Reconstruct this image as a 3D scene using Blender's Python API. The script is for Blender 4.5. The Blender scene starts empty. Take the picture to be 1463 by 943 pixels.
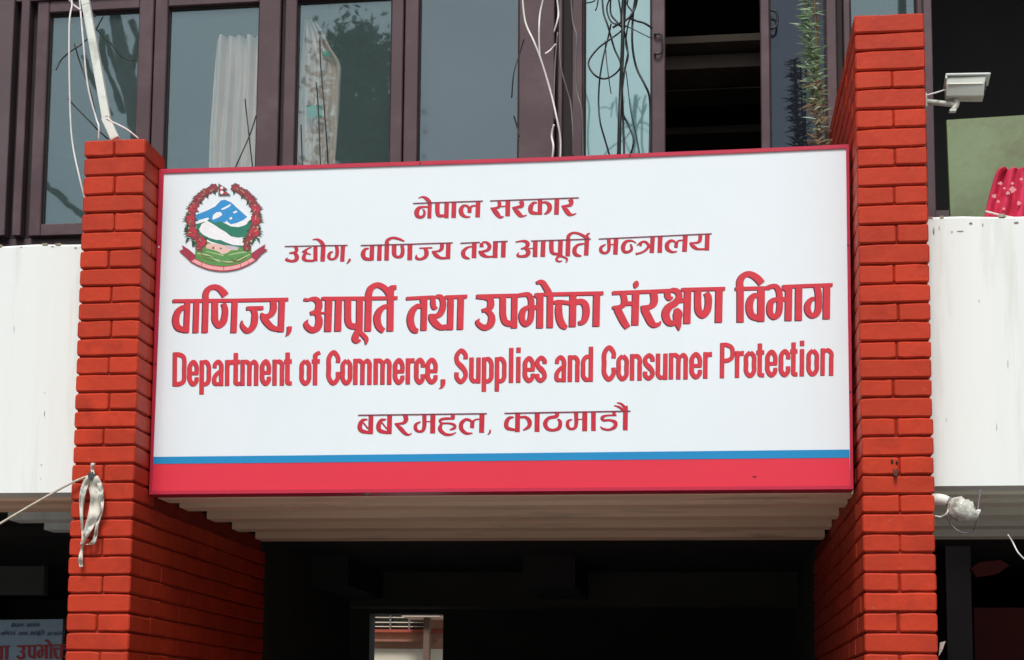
import bpy, bmesh, math, random
from mathutils import Vector, Matrix
from mathutils.geometry import tessellate_polygon
random.seed(7)
S = bpy.context.scene
COL = S.collection
R = math.radians

# ---------------------------------------------------------------- camera
G = 2.3                                  # height of the sign's lower edge above the ground
FPX, YAW, PIT, ROL = 2436.026, -0.152018, 0.118727, 0.012908
CAM = Vector((0.706713, -5.782021, G - 0.772174))
PW, PH = 1463.0, 943.0
PPX, PPY = PW/2 - 104.636, PH/2 + 262.371     # the photograph is an off-centre crop
_fwd = Vector((math.sin(YAW)*math.cos(PIT), math.cos(YAW)*math.cos(PIT), math.sin(PIT)))
_r0 = Vector((math.cos(YAW), -math.sin(YAW), 0)); _u0 = _r0.cross(_fwd)
_r = math.cos(ROL)*_r0 + math.sin(ROL)*_u0; _u = -math.sin(ROL)*_r0 + math.cos(ROL)*_u0
cam = bpy.data.cameras.new('camera'); camo = bpy.data.objects.new('camera', cam); COL.objects.link(camo)
camo.matrix_world = Matrix(((_r.x, _u.x, -_fwd.x, CAM.x), (_r.y, _u.y, -_fwd.y, CAM.y), (_r.z, _u.z, -_fwd.z, CAM.z), (0, 0, 0, 1)))
cam.sensor_width = 36; cam.lens = 36*FPX/PW; cam.clip_end = 3000
cam.shift_x = (PW/2 - PPX)/PW; cam.shift_y = (PPY - PH/2)/PW
S.camera = camo

# ---------------------------------------------------------------- sky, sun, exposure
W = bpy.data.worlds.new('World'); S.world = W; W.use_nodes = True
nt = W.node_tree; bg = nt.nodes['Background']
sky = nt.nodes.new('ShaderNodeTexSky'); sky.sky_type = 'NISHITA'; sky.sun_disc = False
SUN_EL, SUN_AZ = 56, 184                 # the sun stands behind the camera, high up
sky.sun_elevation = R(SUN_EL); sky.sun_rotation = R(SUN_AZ)
sky.air_density = 1.0; sky.dust_density = 4.0; sky.ozone_density = 1.0
hs = nt.nodes.new('ShaderNodeHueSaturation'); hs.inputs['Saturation'].default_value = 0.72   # thin cloud
nt.links.new(sky.outputs[0], hs.inputs['Color']); nt.links.new(hs.outputs[0], bg.inputs[0])
bg.inputs[1].default_value = 0.10
sun = bpy.data.lights.new('sun', 'SUN'); sun.energy = 2.0; sun.angle = R(18); sun.color = (1.0, 0.985, 0.95)
suno = bpy.data.objects.new('sun', sun); COL.objects.link(suno)
sd = Vector((math.sin(R(SUN_AZ))*math.cos(R(SUN_EL)), math.cos(R(SUN_AZ))*math.cos(R(SUN_EL)), math.sin(R(SUN_EL))))
suno.rotation_euler = sd.to_track_quat('Z', 'Y').to_euler(); suno.location = (3, -12, 14)
S.view_settings.view_transform = 'Standard'; S.view_settings.look = 'None'
S.view_settings.exposure = 0.36; S.view_settings.gamma = 1.0

# ---------------------------------------------------------------- helpers
def P(px, py, Y):
    """world point on the plane Y seen at a photograph pixel"""
    d = (px - PPX)*_r - (py - PPY)*_u + FPX*_fwd
    return CAM + d*((Y - CAM.y)/d.y)
def PR(px, py, Yr, Yw=1.3):
    """world point at Yr whose mirror image in the glass plane Yw is seen at the pixel"""
    q = P(px, py, Yw); d = q - CAM; d.y = -d.y
    return q + d*((Yr - Yw)/d.y)
def link(o, parent=None):
    COL.objects.link(o)
    if parent is not None: o.parent = parent
    return o
def tag(o, label=None, cat=None, group=None, kind=None):
    for k, v in (('label', label), ('category', cat), ('group', group), ('kind', kind)):
        if v: o[k] = v
    return o
def empty(name, loc, label, cat, group=None):
    o = bpy.data.objects.new(name, None); o.location = loc; o.empty_display_size = .1
    return tag(link(o), label, cat, group)
def mesh(name, verts, faces, mat, parent=None, smooth=False, mats=None, fm=None):
    m = bpy.data.meshes.new(name)
    off = Vector(parent_loc(parent)) if parent is not None else Vector((0, 0, 0))
    m.from_pydata([tuple(Vector(v) - off) for v in verts], [], faces)
    for x in (mats or [mat]): m.materials.append(x)
    if fm: m.polygons.foreach_set('material_index', fm)
    if smooth: m.polygons.foreach_set('use_smooth', [True]*len(m.polygons))
    m.update()
    o = bpy.data.objects.new(name, m)
    return link(o, parent)
def parent_loc(p):
    v = Vector((0, 0, 0))
    while p is not None: v += p.location; p = p.parent
    return v
class MB:
    def __init__(s): s.v = []; s.f = []
    def add(s, v, f):
        n = len(s.v); s.v += [Vector(x) for x in v]; s.f += [[i+n for i in q] for q in f]; return s
    def box(s, a, b, rot=None, pivot=None):
        (x0, y0, z0), (x1, y1, z1) = a, b
        v = [Vector(p) for p in ((x0,y0,z0),(x1,y0,z0),(x1,y1,z0),(x0,y1,z0),(x0,y0,z1),(x1,y0,z1),(x1,y1,z1),(x0,y1,z1))]
        if rot is not None:
            pv = Vector(pivot); v = [pv + rot @ (q - pv) for q in v]
        return s.add(v, [(0,3,2,1),(4,5,6,7),(0,1,5,4),(1,2,6,5),(2,3,7,6),(3,0,4,7)])
    def tube(s, pts, r, n=6, sub=4, cap=True):
        pts = spline([tuple(p) for p in pts], sub) if sub > 1 and len(pts) > 2 else [tuple(p) for p in pts]
        pts = [Vector(p) for p in pts]; rings = []
        for i, p in enumerate(pts):
            t = (pts[min(i+1, len(pts)-1)] - pts[max(i-1, 0)]).normalized()
            a = t.cross(Vector((0.3, 1, .1))).normalized(); b = t.cross(a)
            rr = r(i/(len(pts)-1)) if callable(r) else r
            rings.append([p + (a*math.cos(2*math.pi*k/n) + b*math.sin(2*math.pi*k/n))*rr for k in range(n)])
        v = [q for g in rings for q in g]
        f = [(i*n+k, i*n+(k+1) % n, (i+1)*n+(k+1) % n, (i+1)*n+k) for i in range(len(rings)-1) for k in range(n)]
        if cap: f += [tuple(range(n))[::-1], tuple((len(rings)-1)*n + k for k in range(n))]
        return s.add(v, f)
    def build(s, name, mat, parent=None, smooth=False): return mesh(name, s.v, s.f, mat, parent, smooth)
def spline(p, n=6):
    if len(p) < 3: return list(p)
    out = []; q = [p[0]] + list(p) + [p[-1]]
    for i in range(1, len(q)-2):
        a, b, c, d = q[i-1], q[i], q[i+1], q[i+2]
        for k in range(n):
            t = k/n
            out.append(tuple(.5*((2*b[j]) + (-a[j]+c[j])*t + (2*a[j]-5*b[j]+4*c[j]-d[j])*t*t + (-a[j]+3*b[j]-3*c[j]+d[j])*t**3) for j in range(len(b))))
    out.append(tuple(p[-1])); return out
def box(name, a, b, mat, parent=None): return MB().box(a, b).build(name, mat, parent)
def bevel(o, w=.003, seg=2):
    m = o.modifiers.new('bevel', 'BEVEL'); m.width = w; m.segments = seg; m.limit_method = 'ANGLE'; return o

# ---------------------------------------------------------------- materials
def rgb(r, g, b):
    f = lambda c: (c/255)/12.92 if c/255 <= .04045 else ((c/255+.055)/1.055)**2.4
    return (f(r), f(g), f(b), 1)
def mat(name, col, rough=.6, var=.12, scale=6, bump=.0, bscale=60, spec=.5, col2=None, c2scale=3, c2lo=.55, c2hi=.7, metal=0, stretch=(1,1,1), objvar=0, coat=0, col3=None, c3scale=30, c3lo=.64, c3hi=.68, c3stretch=(1,1,1)):
    m = bpy.data.materials.new(name); m.use_nodes = True; t = m.node_tree; b = t.nodes['Principled BSDF']; L = t.links.new
    c = col if len(col) == 4 else (*col, 1)
    tc = t.nodes.new('ShaderNodeTexCoord'); mp = t.nodes.new('ShaderNodeMapping'); mp.inputs['Scale'].default_value = stretch
    geo = t.nodes.new('ShaderNodeNewGeometry'); L(geo.outputs['Position'], mp.inputs[0])
    nz = t.nodes.new('ShaderNodeTexNoise'); nz.inputs['Scale'].default_value = scale; nz.inputs['Detail'].default_value = 6; L(mp.outputs[0], nz.inputs['Vector'])
    hsv = t.nodes.new('ShaderNodeHueSaturation'); hsv.inputs['Color'].default_value = c
    mr = t.nodes.new('ShaderNodeMapRange'); mr.inputs[1].default_value = .25; mr.inputs[2].default_value = .75
    mr.inputs[3].default_value = 1-var; mr.inputs[4].default_value = 1+var; L(nz.outputs[0], mr.inputs[0])
    val = mr.outputs[0]
    if objvar:
        oi = t.nodes.new('ShaderNodeObjectInfo'); m2 = t.nodes.new('ShaderNodeMapRange'); m2.inputs[3].default_value = 1-objvar; m2.inputs[4].default_value = 1+objvar
        L(oi.outputs['Random'], m2.inputs[0]); mu = t.nodes.new('ShaderNodeMath'); mu.operation = 'MULTIPLY'; L(val, mu.inputs[0]); L(m2.outputs[0], mu.inputs[1]); val = mu.outputs[0]
    L(val, hsv.inputs['Value']); out = hsv.outputs[0]
    if col2:
        n2 = t.nodes.new('ShaderNodeTexNoise'); n2.inputs['Scale'].default_value = c2scale; n2.inputs['Detail'].default_value = 8; n2.inputs['Roughness'].default_value = .65; L(mp.outputs[0], n2.inputs['Vector'])
        r2 = t.nodes.new('ShaderNodeMapRange'); r2.inputs[1].default_value = c2lo; r2.inputs[2].default_value = c2hi; L(n2.outputs[0], r2.inputs[0])
        mx = t.nodes.new('ShaderNodeMix'); mx.data_type = 'RGBA'; L(r2.outputs[0], mx.inputs[0]); L(out, mx.inputs[6]); mx.inputs[7].default_value = col2 if len(col2) == 4 else (*col2, 1); out = mx.outputs[2]
    if col3:
        m3 = t.nodes.new('ShaderNodeMapping'); m3.inputs['Scale'].default_value = c3stretch; L(geo.outputs['Position'], m3.inputs[0])
        n3 = t.nodes.new('ShaderNodeTexNoise'); n3.inputs['Scale'].default_value = c3scale; n3.inputs['Detail'].default_value = 7; n3.inputs['Roughness'].default_value = .6; L(m3.outputs[0], n3.inputs['Vector'])
        r3 = t.nodes.new('ShaderNodeMapRange'); r3.inputs[1].default_value = c3lo; r3.inputs[2].default_value = c3hi; L(n3.outputs[0], r3.inputs[0])
        x3 = t.nodes.new('ShaderNodeMix'); x3.data_type = 'RGBA'; L(r3.outputs[0], x3.inputs[0]); L(out, x3.inputs[6]); x3.inputs[7].default_value = (*col3, 1); out = x3.outputs[2]
    L(out, b.inputs['Base Color']); b.inputs['Roughness'].default_value = rough; b.inputs['Specular IOR Level'].default_value = spec; b.inputs['Metallic'].default_value = metal
    b.inputs['Coat Weight'].default_value = coat
    if bump:
        nb = t.nodes.new('ShaderNodeTexNoise'); nb.inputs['Scale'].default_value = bscale; nb.inputs['Detail'].default_value = 4; L(mp.outputs[0], nb.inputs['Vector'])
        bp = t.nodes.new('ShaderNodeBump'); bp.inputs['Strength'].default_value = 1; bp.inputs['Distance'].default_value = bump; L(nb.outputs[0], bp.inputs['Height']); L(bp.outputs[0], b.inputs['Normal'])
    return m
def glass(name, refl, rough=.02, tint=(.8,.9,.9), rc=(1,1,1), film=0, filmcol=(.2,.25,.25)):
    """thin pane: part mirror, part clear, optionally a coloured film"""
    m = bpy.data.materials.new(name); m.use_nodes = True; t = m.node_tree; t.nodes.clear(); L = t.links.new
    o = t.nodes.new('ShaderNodeOutputMaterial'); g = t.nodes.new('ShaderNodeBsdfGlossy'); g.inputs['Roughness'].default_value = rough; g.inputs['Color'].default_value = (*rc, 1)
    tr = t.nodes.new('ShaderNodeBsdfTransparent'); tr.inputs[0].default_value = (*tint, 1)
    df = t.nodes.new('ShaderNodeBsdfDiffuse'); df.inputs[0].default_value = (*filmcol, 1)
    a = t.nodes.new('ShaderNodeMixShader'); a.inputs[0].default_value = film; L(tr.outputs[0], a.inputs[1]); L(df.outputs[0], a.inputs[2])
    nz = t.nodes.new('ShaderNodeTexNoise'); nz.inputs['Scale'].default_value = 1.7; nz.inputs['Detail'].default_value = 4
    geo = t.nodes.new('ShaderNodeNewGeometry'); L(geo.outputs['Position'], nz.inputs['Vector'])
    bp = t.nodes.new('ShaderNodeBump'); bp.inputs['Strength'].default_value = .5; bp.inputs['Distance'].default_value = .0015; L(nz.outputs[0], bp.inputs['Height']); L(bp.outputs[0], g.inputs['Normal'])
    mr = t.nodes.new('ShaderNodeMapRange'); mr.inputs[3].default_value = refl*.85; mr.inputs[4].default_value = refl*1.15; L(nz.outputs[0], mr.inputs[0])
    x = t.nodes.new('ShaderNodeMixShader'); L(mr.outputs[0], x.inputs[0]); L(a.outputs[0], x.inputs[1]); L(g.outputs[0], x.inputs[2]); L(x.outputs[0], o.inputs[0])
    return m
M = dict(
    brick=mat('painted_brick', (.47,.037,.011), .58, .13, 6, .0016, 40, .28, col2=(.36,.027,.010), c2scale=9, c2lo=.50, c2hi=.72, objvar=.10, col3=(.46,.10,.065), c3scale=38, c3lo=.67, c3hi=.75, c3stretch=(.6,.6,1.3)),
    mortar=mat('painted_mortar', (.24,.022,.012), .85, .2, 30, .002, 90, .2),
    white=mat('white_plaster', (.80,.85,.83), .7, .04, 2, .0016, 14, .3, col2=(.62,.64,.58), c2scale=3.2, c2lo=.54, c2hi=.76, stretch=(2.6,1,.22), col3=(.46,.44,.36), c3scale=5, c3lo=.70, c3hi=.88, c3stretch=(5,1,.5)),
    grime=mat('mossy_grime', (.42,.38,.28), .9, .3, 40, .003, 60, .2, col2=(.12,.12,.08), c2scale=22, c2lo=.45, c2hi=.6),
    joist=mat('soffit_paint', (.93,.66,.48), .65, .12, 5, .001, 50, .3, col2=(.60,.44,.34), c2scale=7, stretch=(.25,1,3)),
    joistl=mat('lit_soffit_paint', (.86,.86,.74), .65, .10, 5, .001, 50, .3, col2=(.62,.60,.48), c2scale=6, stretch=(.3,1,2)),  # right bay: same soffit, its brighter light put into the colour
    plum=mat('plum_frame_paint', (.088,.052,.060), .45, .15, 5, .0005, 60, .4, col2=(.12,.085,.09), c2scale=5, c2lo=.5, c2hi=.75),
    plum2=mat('plum_panel_paint', (.10,.070,.078), .55, .15, 4, .0008, 40, .4),
    groove=mat('dark_gap', (.02,.014,.015), .8, .1),
    dark=mat('interior_shade', (.036,.039,.035), .8, .2, 3),  # near-black colour adds shade to the inner walls
    darker=mat('shade_black', (.02,.02,.02), .85, .2, 3),  # near-black colour puts the rooms' shade into ceilings and recess
    floor=mat('dusty_concrete', (.20,.19,.17), .85, .15, 2, .002, 30),
    face=mat('flex_sheet', (.78,.86,.90), .38, .02, 1.5, .006, 1.6, .45, col2=(.74,.83,.86), c2scale=2.2, c2lo=.5, c2hi=.8, stretch=(1,1,.6)),
    bred=mat('red_trim', (.52,.028,.065), .35, .06, 8, 0, 60, .5),
    band=mat('red_band_print', (.74,.040,.070), .35, .03, 3, .0006, 6, .5),
    blue=mat('blue_print', (.012,.26,.55), .4, .03, 3),
    ink=mat('red_lettering', (.54,.022,.045), .42, .12, 40, 0),
    inkt=mat('bright_red_lettering', (.63,.036,.055), .42, .10, 30, 0),
    inkd=mat('maroon_lettering_edge', (.10,.012,.04), .5, .1),
    inks=mat('maroon_headline', (.20,.02,.05), .5, .1),
    pvc=mat('white_pvc', (.72,.76,.70), .45, .08, 8, .0004, 80, .4, col2=(.5,.53,.47), c2scale=9),
    cablew=mat('white_cable', (.75,.73,.70), .5, .1, 20), cablek=mat('black_cable', (.012,.014,.016), .5, .1, 20),
    cableg=mat('grey_cable', (.16,.14,.15), .6, .2, 20),
)

# ---------------------------------------------------------------- the printed lettering, traced stroke by stroke
# a stroke is a centre line of (x, y, width); V = upright stem, H = head line
class Word:
    def __init__(s, x0, y0, sc): s.o = (x0, y0, sc); s.st = []; s.hd = []
    def c(s, *strokes, dx=0):
        x0, y0, k = s.o
        for q in strokes: s.st.append([(x0+(x+dx)/k, y0+y/k, w/k) for x, y, w in q])
        return s
    def V(s, *bars, dx=0):               # (xtop, ytop, xbottom, ybottom, width), drawn with level ends
        x0, y0, k = s.o
        for a, b, c, d, w in bars: s.st.append(('V', x0+(a+dx)/k, y0+b/k, x0+(c+dx)/k, y0+d/k, w/k))
        return s
    def H(s, *bars, dx=0, thin=False):
        x0, y0, k = s.o
        for a, b, c, d, w in bars: (s.hd if thin else s.st).append(('H', x0+(a+dx)/k, y0+b/k, x0+(c+dx)/k, y0+d/k, w/k))
        return s
def ribbon(q):
    if q[0] == 'V':
        _, a, b, c, d, w = q; h = w/2; return [(a-h, b), (a+h, b), (c+h, d), (c-h, d)], [(0, 1, 2, 3)]
    if q[0] == 'H':
        _, a, b, c, d, w = q; h = w/2; return [(a, b-h), (c, d-h), (c, d+h), (a, b+h)], [(0, 1, 2, 3)]
    p = spline(q, 6); v = []; n = len(p)
    for i in range(n):
        a, b = p[max(i-1, 0)], p[min(i+1, n-1)]; dx, dy = b[0]-a[0], b[1]-a[1]; l = math.hypot(dx, dy) or 1
        h = max(p[i][2], .12)/2; v += [(p[i][0]+dy/l*h, p[i][1]-dx/l*h), (p[i][0]-dy/l*h, p[i][1]+dx/l*h)]
    return v, [(2*i, 2*i+1, 2*i+3, 2*i+2) for i in range(n-1)]
def print_strokes(name, strokes, m, parent, Y, dx=0, dy=0, tf=None, grow=0):
    vs = []; fs = []
    for i, q in enumerate(strokes):
        v, f = ribbon(q)
        if tf: v = [tf(*p) for p in v]
        n = len(vs); vs += [P(x+dx, y+dy, Y - .00005*(i % 7) - .000004*j) for j, (x, y) in enumerate(v)]; fs += [tuple(j+n for j in g) for g in f]
    return mesh(name, vs, fs, m, parent)

T1 = Word(240, 400, 11.79)
T1.H((88, 352, 1100, 343, 60), (1100, 343, 2029, 326, 60))
T1.V((335, 350, 312, 888, 92), (487, 350, 470, 890, 92), (642, 300, 625, 888, 98), (1132, 345, 1110, 888, 94))
T1.c([(300,462,85),(235,472,88),(168,540,100),(134,670,110),(160,780,105),(225,825,95),(310,835,90)],
     [(642,330,98),(642,230,96),(690,145,90),(785,115,88),(865,140,98),(925,195,112),(975,262,120)],
     [(795,340,100),(795,560,103),(800,680,106),(860,768,92),(935,700,106),(965,580,100),(966,480,95),(935,390,80)])
T1.H((268, 476, 548, 470, 66), dx=1061).V((865, 330, 845, 875, 98), dx=1061)
T1.c([(375,470,100),(405,560,98),(405,660,108),(385,760,100),(330,835,92),(270,850,90),(215,800,80),(190,750,60),(190,675,8)],
     [(715,340,100),(722,420,105),(718,500,105),(680,575,90),(615,610,85),(560,605,70)],
     [(515,548,10),(545,610,95),(600,700,110),(680,785,98),(760,820,82),(850,820,78)],
     [(990,780,75),(985,850,68),(960,915,40),(932,945,8)], dx=1061)
T2 = Word(430, 400, 9.427)
T2.H((285, 249, 900, 246, 50), (900, 246, 1303, 240, 48))
T2.V((380,250,365,695,90), (512,250,500,690,86), (795,245,790,690,84), (915,240,905,690,84), (1212,110,1205,688,84))
T2.c([(45,258,44),(95,268,40),(150,252,50),(205,262,75),(243,305,86),(243,370,86),(212,425,75),(130,447,48)],
     [(150,445,40),(212,452,60),(245,515,86),(246,590,92),(215,650,88),(160,672,82),(105,645,78),(72,590,66),(95,530,8)],
     [(245,440,30),(300,442,26),(345,440,28)],
     [(635,250,88),(635,450,84),(640,555,86),(680,615,80),(790,625,80)],
     [(785,660,70),(750,725,78),(735,790,92),(760,820,66),(806,808,20)],
     [(785,690,50),(845,745,62),(885,800,56),(875,872,6)],
     [(915,300,86),(917,190,86),(950,105,80),(1030,65,72),(1105,90,74),(1160,140,78),(1210,215,84)],
     [(1195,150,50),(1215,105,62),(1288,98,60)],
     [(1200,350,50),(1120,362,64),(1060,415,80),(1030,500,92),(1040,590,90),(1072,650,82),(1118,684,70)])
T3 = Word(575, 395, 11.09)
T3.H((68, 347, 500, 325, 54), (680, 327, 1028, 315, 58))
T3.V((352,330,340,855,92), (772,325,760,845,92), (932,320,918,840,94))
T3.c([(310,470,72),(235,470,76),(165,540,95),(130,660,108),(145,770,106),(190,845,95),(250,860,66)],
     [(285,370,20),(310,395,40),(320,430,50)],
     [(490,330,70),(490,430,80),(508,495,68),(556,490,26)],
     [(490,355,30),(545,315,56),(608,322,76),(645,380,88),(648,470,92),(618,560,92),(555,620,80),(445,612,40)],
     [(432,590,10),(465,660,95),(535,750,108),(620,805,86),(740,790,86)])
T4 = Word(675, 390, 10.475)
T4.H((65, 348, 650, 335, 56))
T4.V((635,335,628,825,88), (1018,320,1012,825,96), (1168,340,1163,820,90))
T4.c([(65,350,60),(130,362,56),(190,372,50),(230,390,50)],
     [(250,350,90),(278,420,96),(275,490,96),(240,540,74),(148,560,50)],
     [(215,560,60),(280,620,86),(293,700,104),(262,780,95),(190,815,85),(120,785,75),(78,730,60),(108,682,8)],
     [(460,350,92),(460,520,90),(465,650,92),(510,742,90),(640,762,84)],
     [(640,345,60),(760,322,62),(840,325,76),(880,390,86),(885,500,86),(885,600,86),(872,690,86),(838,745,80),(790,762,80),(748,700,86),(745,620,90),(775,545,76),(840,505,55),(890,480,50)],
     [(890,512,64),(985,512,64)],
     [(938,322,40),(965,345,50),(1000,360,50)],
     [(962,148,42),(1005,133,62),(1055,142,76),(1098,205,86),(1145,285,88),(1168,350,88)])
T4.H((940, 322, 1250, 312, 46), (1100, 318, 1962, 300, 56))
T4.V((568,310,558,806,98), (922,300,912,800,98), dx=943)
T4.c([(280,442,52),(330,432,64),(420,435,60),(540,452,60)],
     [(365,430,70),(352,520,98),(356,620,104),(375,710,106),(412,780,100),(470,820,60)],
     [(590,440,80),(690,425,86),(748,475,100),(765,570,102),(750,670,92),(712,735,72),(648,748,60)], dx=943)
T5 = Word(870, 385, 8.36)
T5.H((45, 280, 400, 266, 46), (400, 266, 720, 252, 44), (870, 240, 1390, 228, 44))
T5.V((325,255,315,665,80), (945,240,935,645,80), (1320,235,1312,632,82))
T5.c([(165,275,60),(183,330,70),(188,390,72),(150,440,55),(45,455,36)], [(185,405,50),(300,405,50)],
     [(60,440,20),(100,470,80),(140,545,86),(182,625,84),(228,695,70)],
     [(335,135,30),(328,175,62),(316,220,24)],
     [(530,260,82),(545,330,86),(538,400,80),(490,445,60),(385,448,34)],
     [(392,435,20),(425,475,80),(465,550,88),(505,625,86),(545,662,66),(600,650,40),(622,612,8)],
     [(702,255,64),(705,310,72),(728,345,56),(765,330,20)],
     [(705,265,40),(770,245,56),(828,270,70),(842,330,72),(792,400,76),(720,445,86),(682,515,92),(692,590,88),(740,640,70),(830,628,50)],
     [(800,465,40),(825,520,108),(822,590,96),(832,660,70),(840,732,5)],
     [(840,375,50),(930,362,56)],
     [(1065,240,80),(1065,400,80),(1075,495,84),(1125,550,68),(1175,490,80),(1190,420,80),(1190,330,80),(1160,275,60)])
T6 = Word(1040, 380, 9.144)
T6.H((97, 297, 560, 285, 48), (715, 270, 1370, 245, 48))
T6.V((165,260,165,735,88), (440,290,435,725,90), (800,270,792,715,88), (930,262,925,712,88), (1295,250,1290,692,88))
T6.c([(165,310,86),(160,205,88),(195,135,80),(265,102,75),(340,125,84),(400,172,92),(447,228,90)],
     [(410,385,55),(340,390,75),(292,460,90),(285,560,92),(312,640,86),(370,672,80),(440,680,70)],
     [(490,292,46),(560,265,55),(630,268,66),(670,325,78),(680,420,78),(680,540,78),(660,625,76),(608,665,70),(560,625,76),(550,540,82),(575,460,72),(650,430,50)],
     [(680,432,56),(770,432,56)], [(720,280,50),(770,310,50)],
     [(1165,270,80),(1185,350,85),(1188,450,85),(1185,560,85),(1150,630,75),(1095,645,66),(1050,590,80),(1045,510,80),(1085,440,60),(1135,425,45)])
L1 = Word(580, 275, 12.19)
L1.H((122, 190, 1340, 148, 20), thin=True)
L1.V((418,190,408,450,66), (712,170,705,445,74), (840,165,832,440,76), (1260,160,1250,430,76))
L1.c([(220,95,12),(290,75,30),(350,100,58),(400,150,68),(420,200,68)],
     [(390,252,26),(300,250,36),(220,275,62),(188,340,82),(200,405,66),(260,428,48),(310,400,46),(325,340,36),(300,290,24)],
     [(550,175,74),(550,330,74),(570,395,62),(640,405,46),(705,390,46)],
     [(1120,420,20),(1050,425,38),(980,380,70),(958,310,76),(985,245,56),(1040,225,36),(1090,250,44)], [(1110,245,70),(1110,352,66)],
     [(1120,262,40),(1155,235,34),(1225,226,24)])
L2 = Word(690, 270, 9.753)
L2.H((100, 165, 1335, 122, 16), thin=True)
L2.V((350,160,345,378,62), (798,145,795,358,58), (1033,135,1025,355,62))
L2.c([(225,170,44),(232,225,48),(200,260,34),(108,270,20)], [(230,243,18),(330,240,18)],
     [(115,265,16),(165,305,62),(210,360,62),(245,392,38),(290,382,12)],
     [(525,165,55),(545,200,60),(530,240,48),(412,262,22)], [(420,262,22),(475,315,62),(520,365,58),(560,378,26),(612,362,12)],
     [(755,190,18),(700,197,40),(665,260,64),(680,325,54),(780,340,30)], [(815,188,28),(880,187,36),(928,230,62),(925,290,56),(885,335,32),(852,345,12)],
     [(1215,140,60),(1232,180,62),(1210,225,46),(1095,240,18)], [(1105,242,22),(1155,290,62),(1200,345,60),(1245,357,26),(1300,340,14)])
L3 = Word(400, 335, 13.3)
L3.H((90, 226, 1285, 204, 20), thin=True)
L3.V((678,215,675,505,74), (826,205,812,510,82), (1200,212,1185,512,76))
L3.c([(290,225,60),(320,280,62),(290,335,48),(180,352,28)], [(270,340,40),(322,410,76),(308,475,68),(240,505,46),(160,492,50),(115,475,34),(150,438,8)],
     [(600,245,16),(540,262,26),(480,300,38),(425,335,26)], [(500,310,36),(462,400,62),(455,460,68),(520,495,44),(650,495,40)], [(485,340,36),(535,365,28),(585,378,22)],
     [(625,98,18),(700,90,34),(760,120,58),(808,170,72),(830,230,74)],
     [(1075,212,62),(1090,300,66),(1080,400,60),(1040,455,46),(965,468,40),(930,420,60),(950,350,46),(1008,325,18)],
     [(1335,460,38),(1312,505,38),(1268,555,10)])
L4 = Word(505, 330, 9.753)
L4.H((100, 202, 750, 184, 16), (750, 184, 1385, 164, 16), thin=True)
L4.V((262,190,255,410,58), (368,188,360,412,58), (468,170,462,410,60), (790,182,785,405,64), (1325,170,1318,388,60))
L4.c([(215,240,14),(160,257,40),(135,320,64),(160,380,50),(250,395,38)], [(468,200,58),(472,132,46),(540,95,32),(620,105,34),(710,140,16)],
     [(570,190,60),(570,320,60),(610,362,36),(668,345,50),(688,280,50),(678,200,46)],
     [(920,240,18),(1010,236,20),(1100,232,18)], [(1000,240,45),(1020,300,60),(1000,360,48),(930,392,32),(880,375,40),(880,330,8)],
     [(1235,172,55),(1230,240,50),(1190,277,28),(1098,285,18)], [(1100,282,22),(1150,335,56),(1220,375,36),(1325,372,28)])
L5 = Word(650, 330, 7.315)
L5.H((55, 128, 260, 118, 12), (400, 112, 552, 107, 12), (795, 104, 1180, 92, 12), (1180, 92, 1420, 84, 12), thin=True)
L5.V((205,118,200,282,46), (425,110,420,280,48), (510,108,505,275,46), (842,104,838,270,46), (925,102,918,268,46), (1105,95,1100,255,46), (1185,85,1180,262,46), (1382,60,1372,255,45))
L5.c([(182,160,12),(125,175,24),(87,220,42),(100,268,38),(155,290,12)], [(280,125,34),(280,168,42)], [(285,118,14),(330,118,24),(362,155,38),(345,195,32),(290,212,20),(248,213,12)],
     [(250,215,12),(287,245,42),(340,268,22),(415,262,18)],
     [(635,115,12),(690,105,18),(738,108,30),(762,135,42),(742,170,30),(690,185,10)], [(730,175,22),(768,215,44),(750,252,36),(700,265,25),(655,255,24),(668,222,6)], [(770,182,10),(840,180,10)],
     [(1010,100,45),(1010,195,44),(1030,235,32),(1100,240,24)], [(1110,245,34),(1072,275,26),(1062,303,22),(1090,318,16),(1122,310,8)], [(1100,258,30),(1145,275,20),(1173,295,20),(1160,330,6)],
     [(1185,110,44),(1190,48,34),(1240,18,22),(1310,32,26),(1382,75,34)], [(1375,65,34),(1388,32,20),(1412,25,10)],
     [(1360,130,12),(1285,145,26),(1250,195,42),(1264,245,38),(1322,260,12)])
L6 = Word(850, 325, 8.36)
L6.H((45, 137, 720, 106, 13), (720, 106, 1395, 74, 13), thin=True)
L6.V((255,125,245,322,52), (692,108,680,302,50), (782,102,775,300,52), (1082,92,1070,288,55), (1345,78,1338,272,52))
L6.c([(165,130,42),(170,220,40),(160,280,32),(115,305,28),(75,280,38),(75,235,32),(128,200,12)], [(175,205,14),(250,200,14)],
     [(492,185,14),(440,158,20),(370,170,38),(337,230,50),(350,285,38),(400,290,30),(440,255,32),(428,198,20)],
     [(505,215,12),(545,180,24),(600,170,28),(642,215,32),(610,265,26),(550,300,22),(488,315,24)], [(548,190,34),(545,222,20)], [(620,190,26),(700,262,34)],
     [(982,285,10),(920,290,28),(867,255,45),(865,195,46),(910,155,30),(955,168,26)], [(976,168,42),(968,240,40)], [(975,178,24),(1005,155,18),(1075,150,14)],
     [(1260,85,45),(1255,150,42),(1220,180,26),(1132,185,16)], [(1135,188,18),(1180,230,44),(1240,258,25),(1345,252,22)])
L7 = Word(505, 580, 7.315)
L7.H((48, 97, 720, 88, 13), (720, 88, 1395, 80, 13), thin=True)
L7.V((185,92,180,292,48), (380,92,375,292,48), (832,88,828,285,50), (1345,82,1340,278,50))
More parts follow.
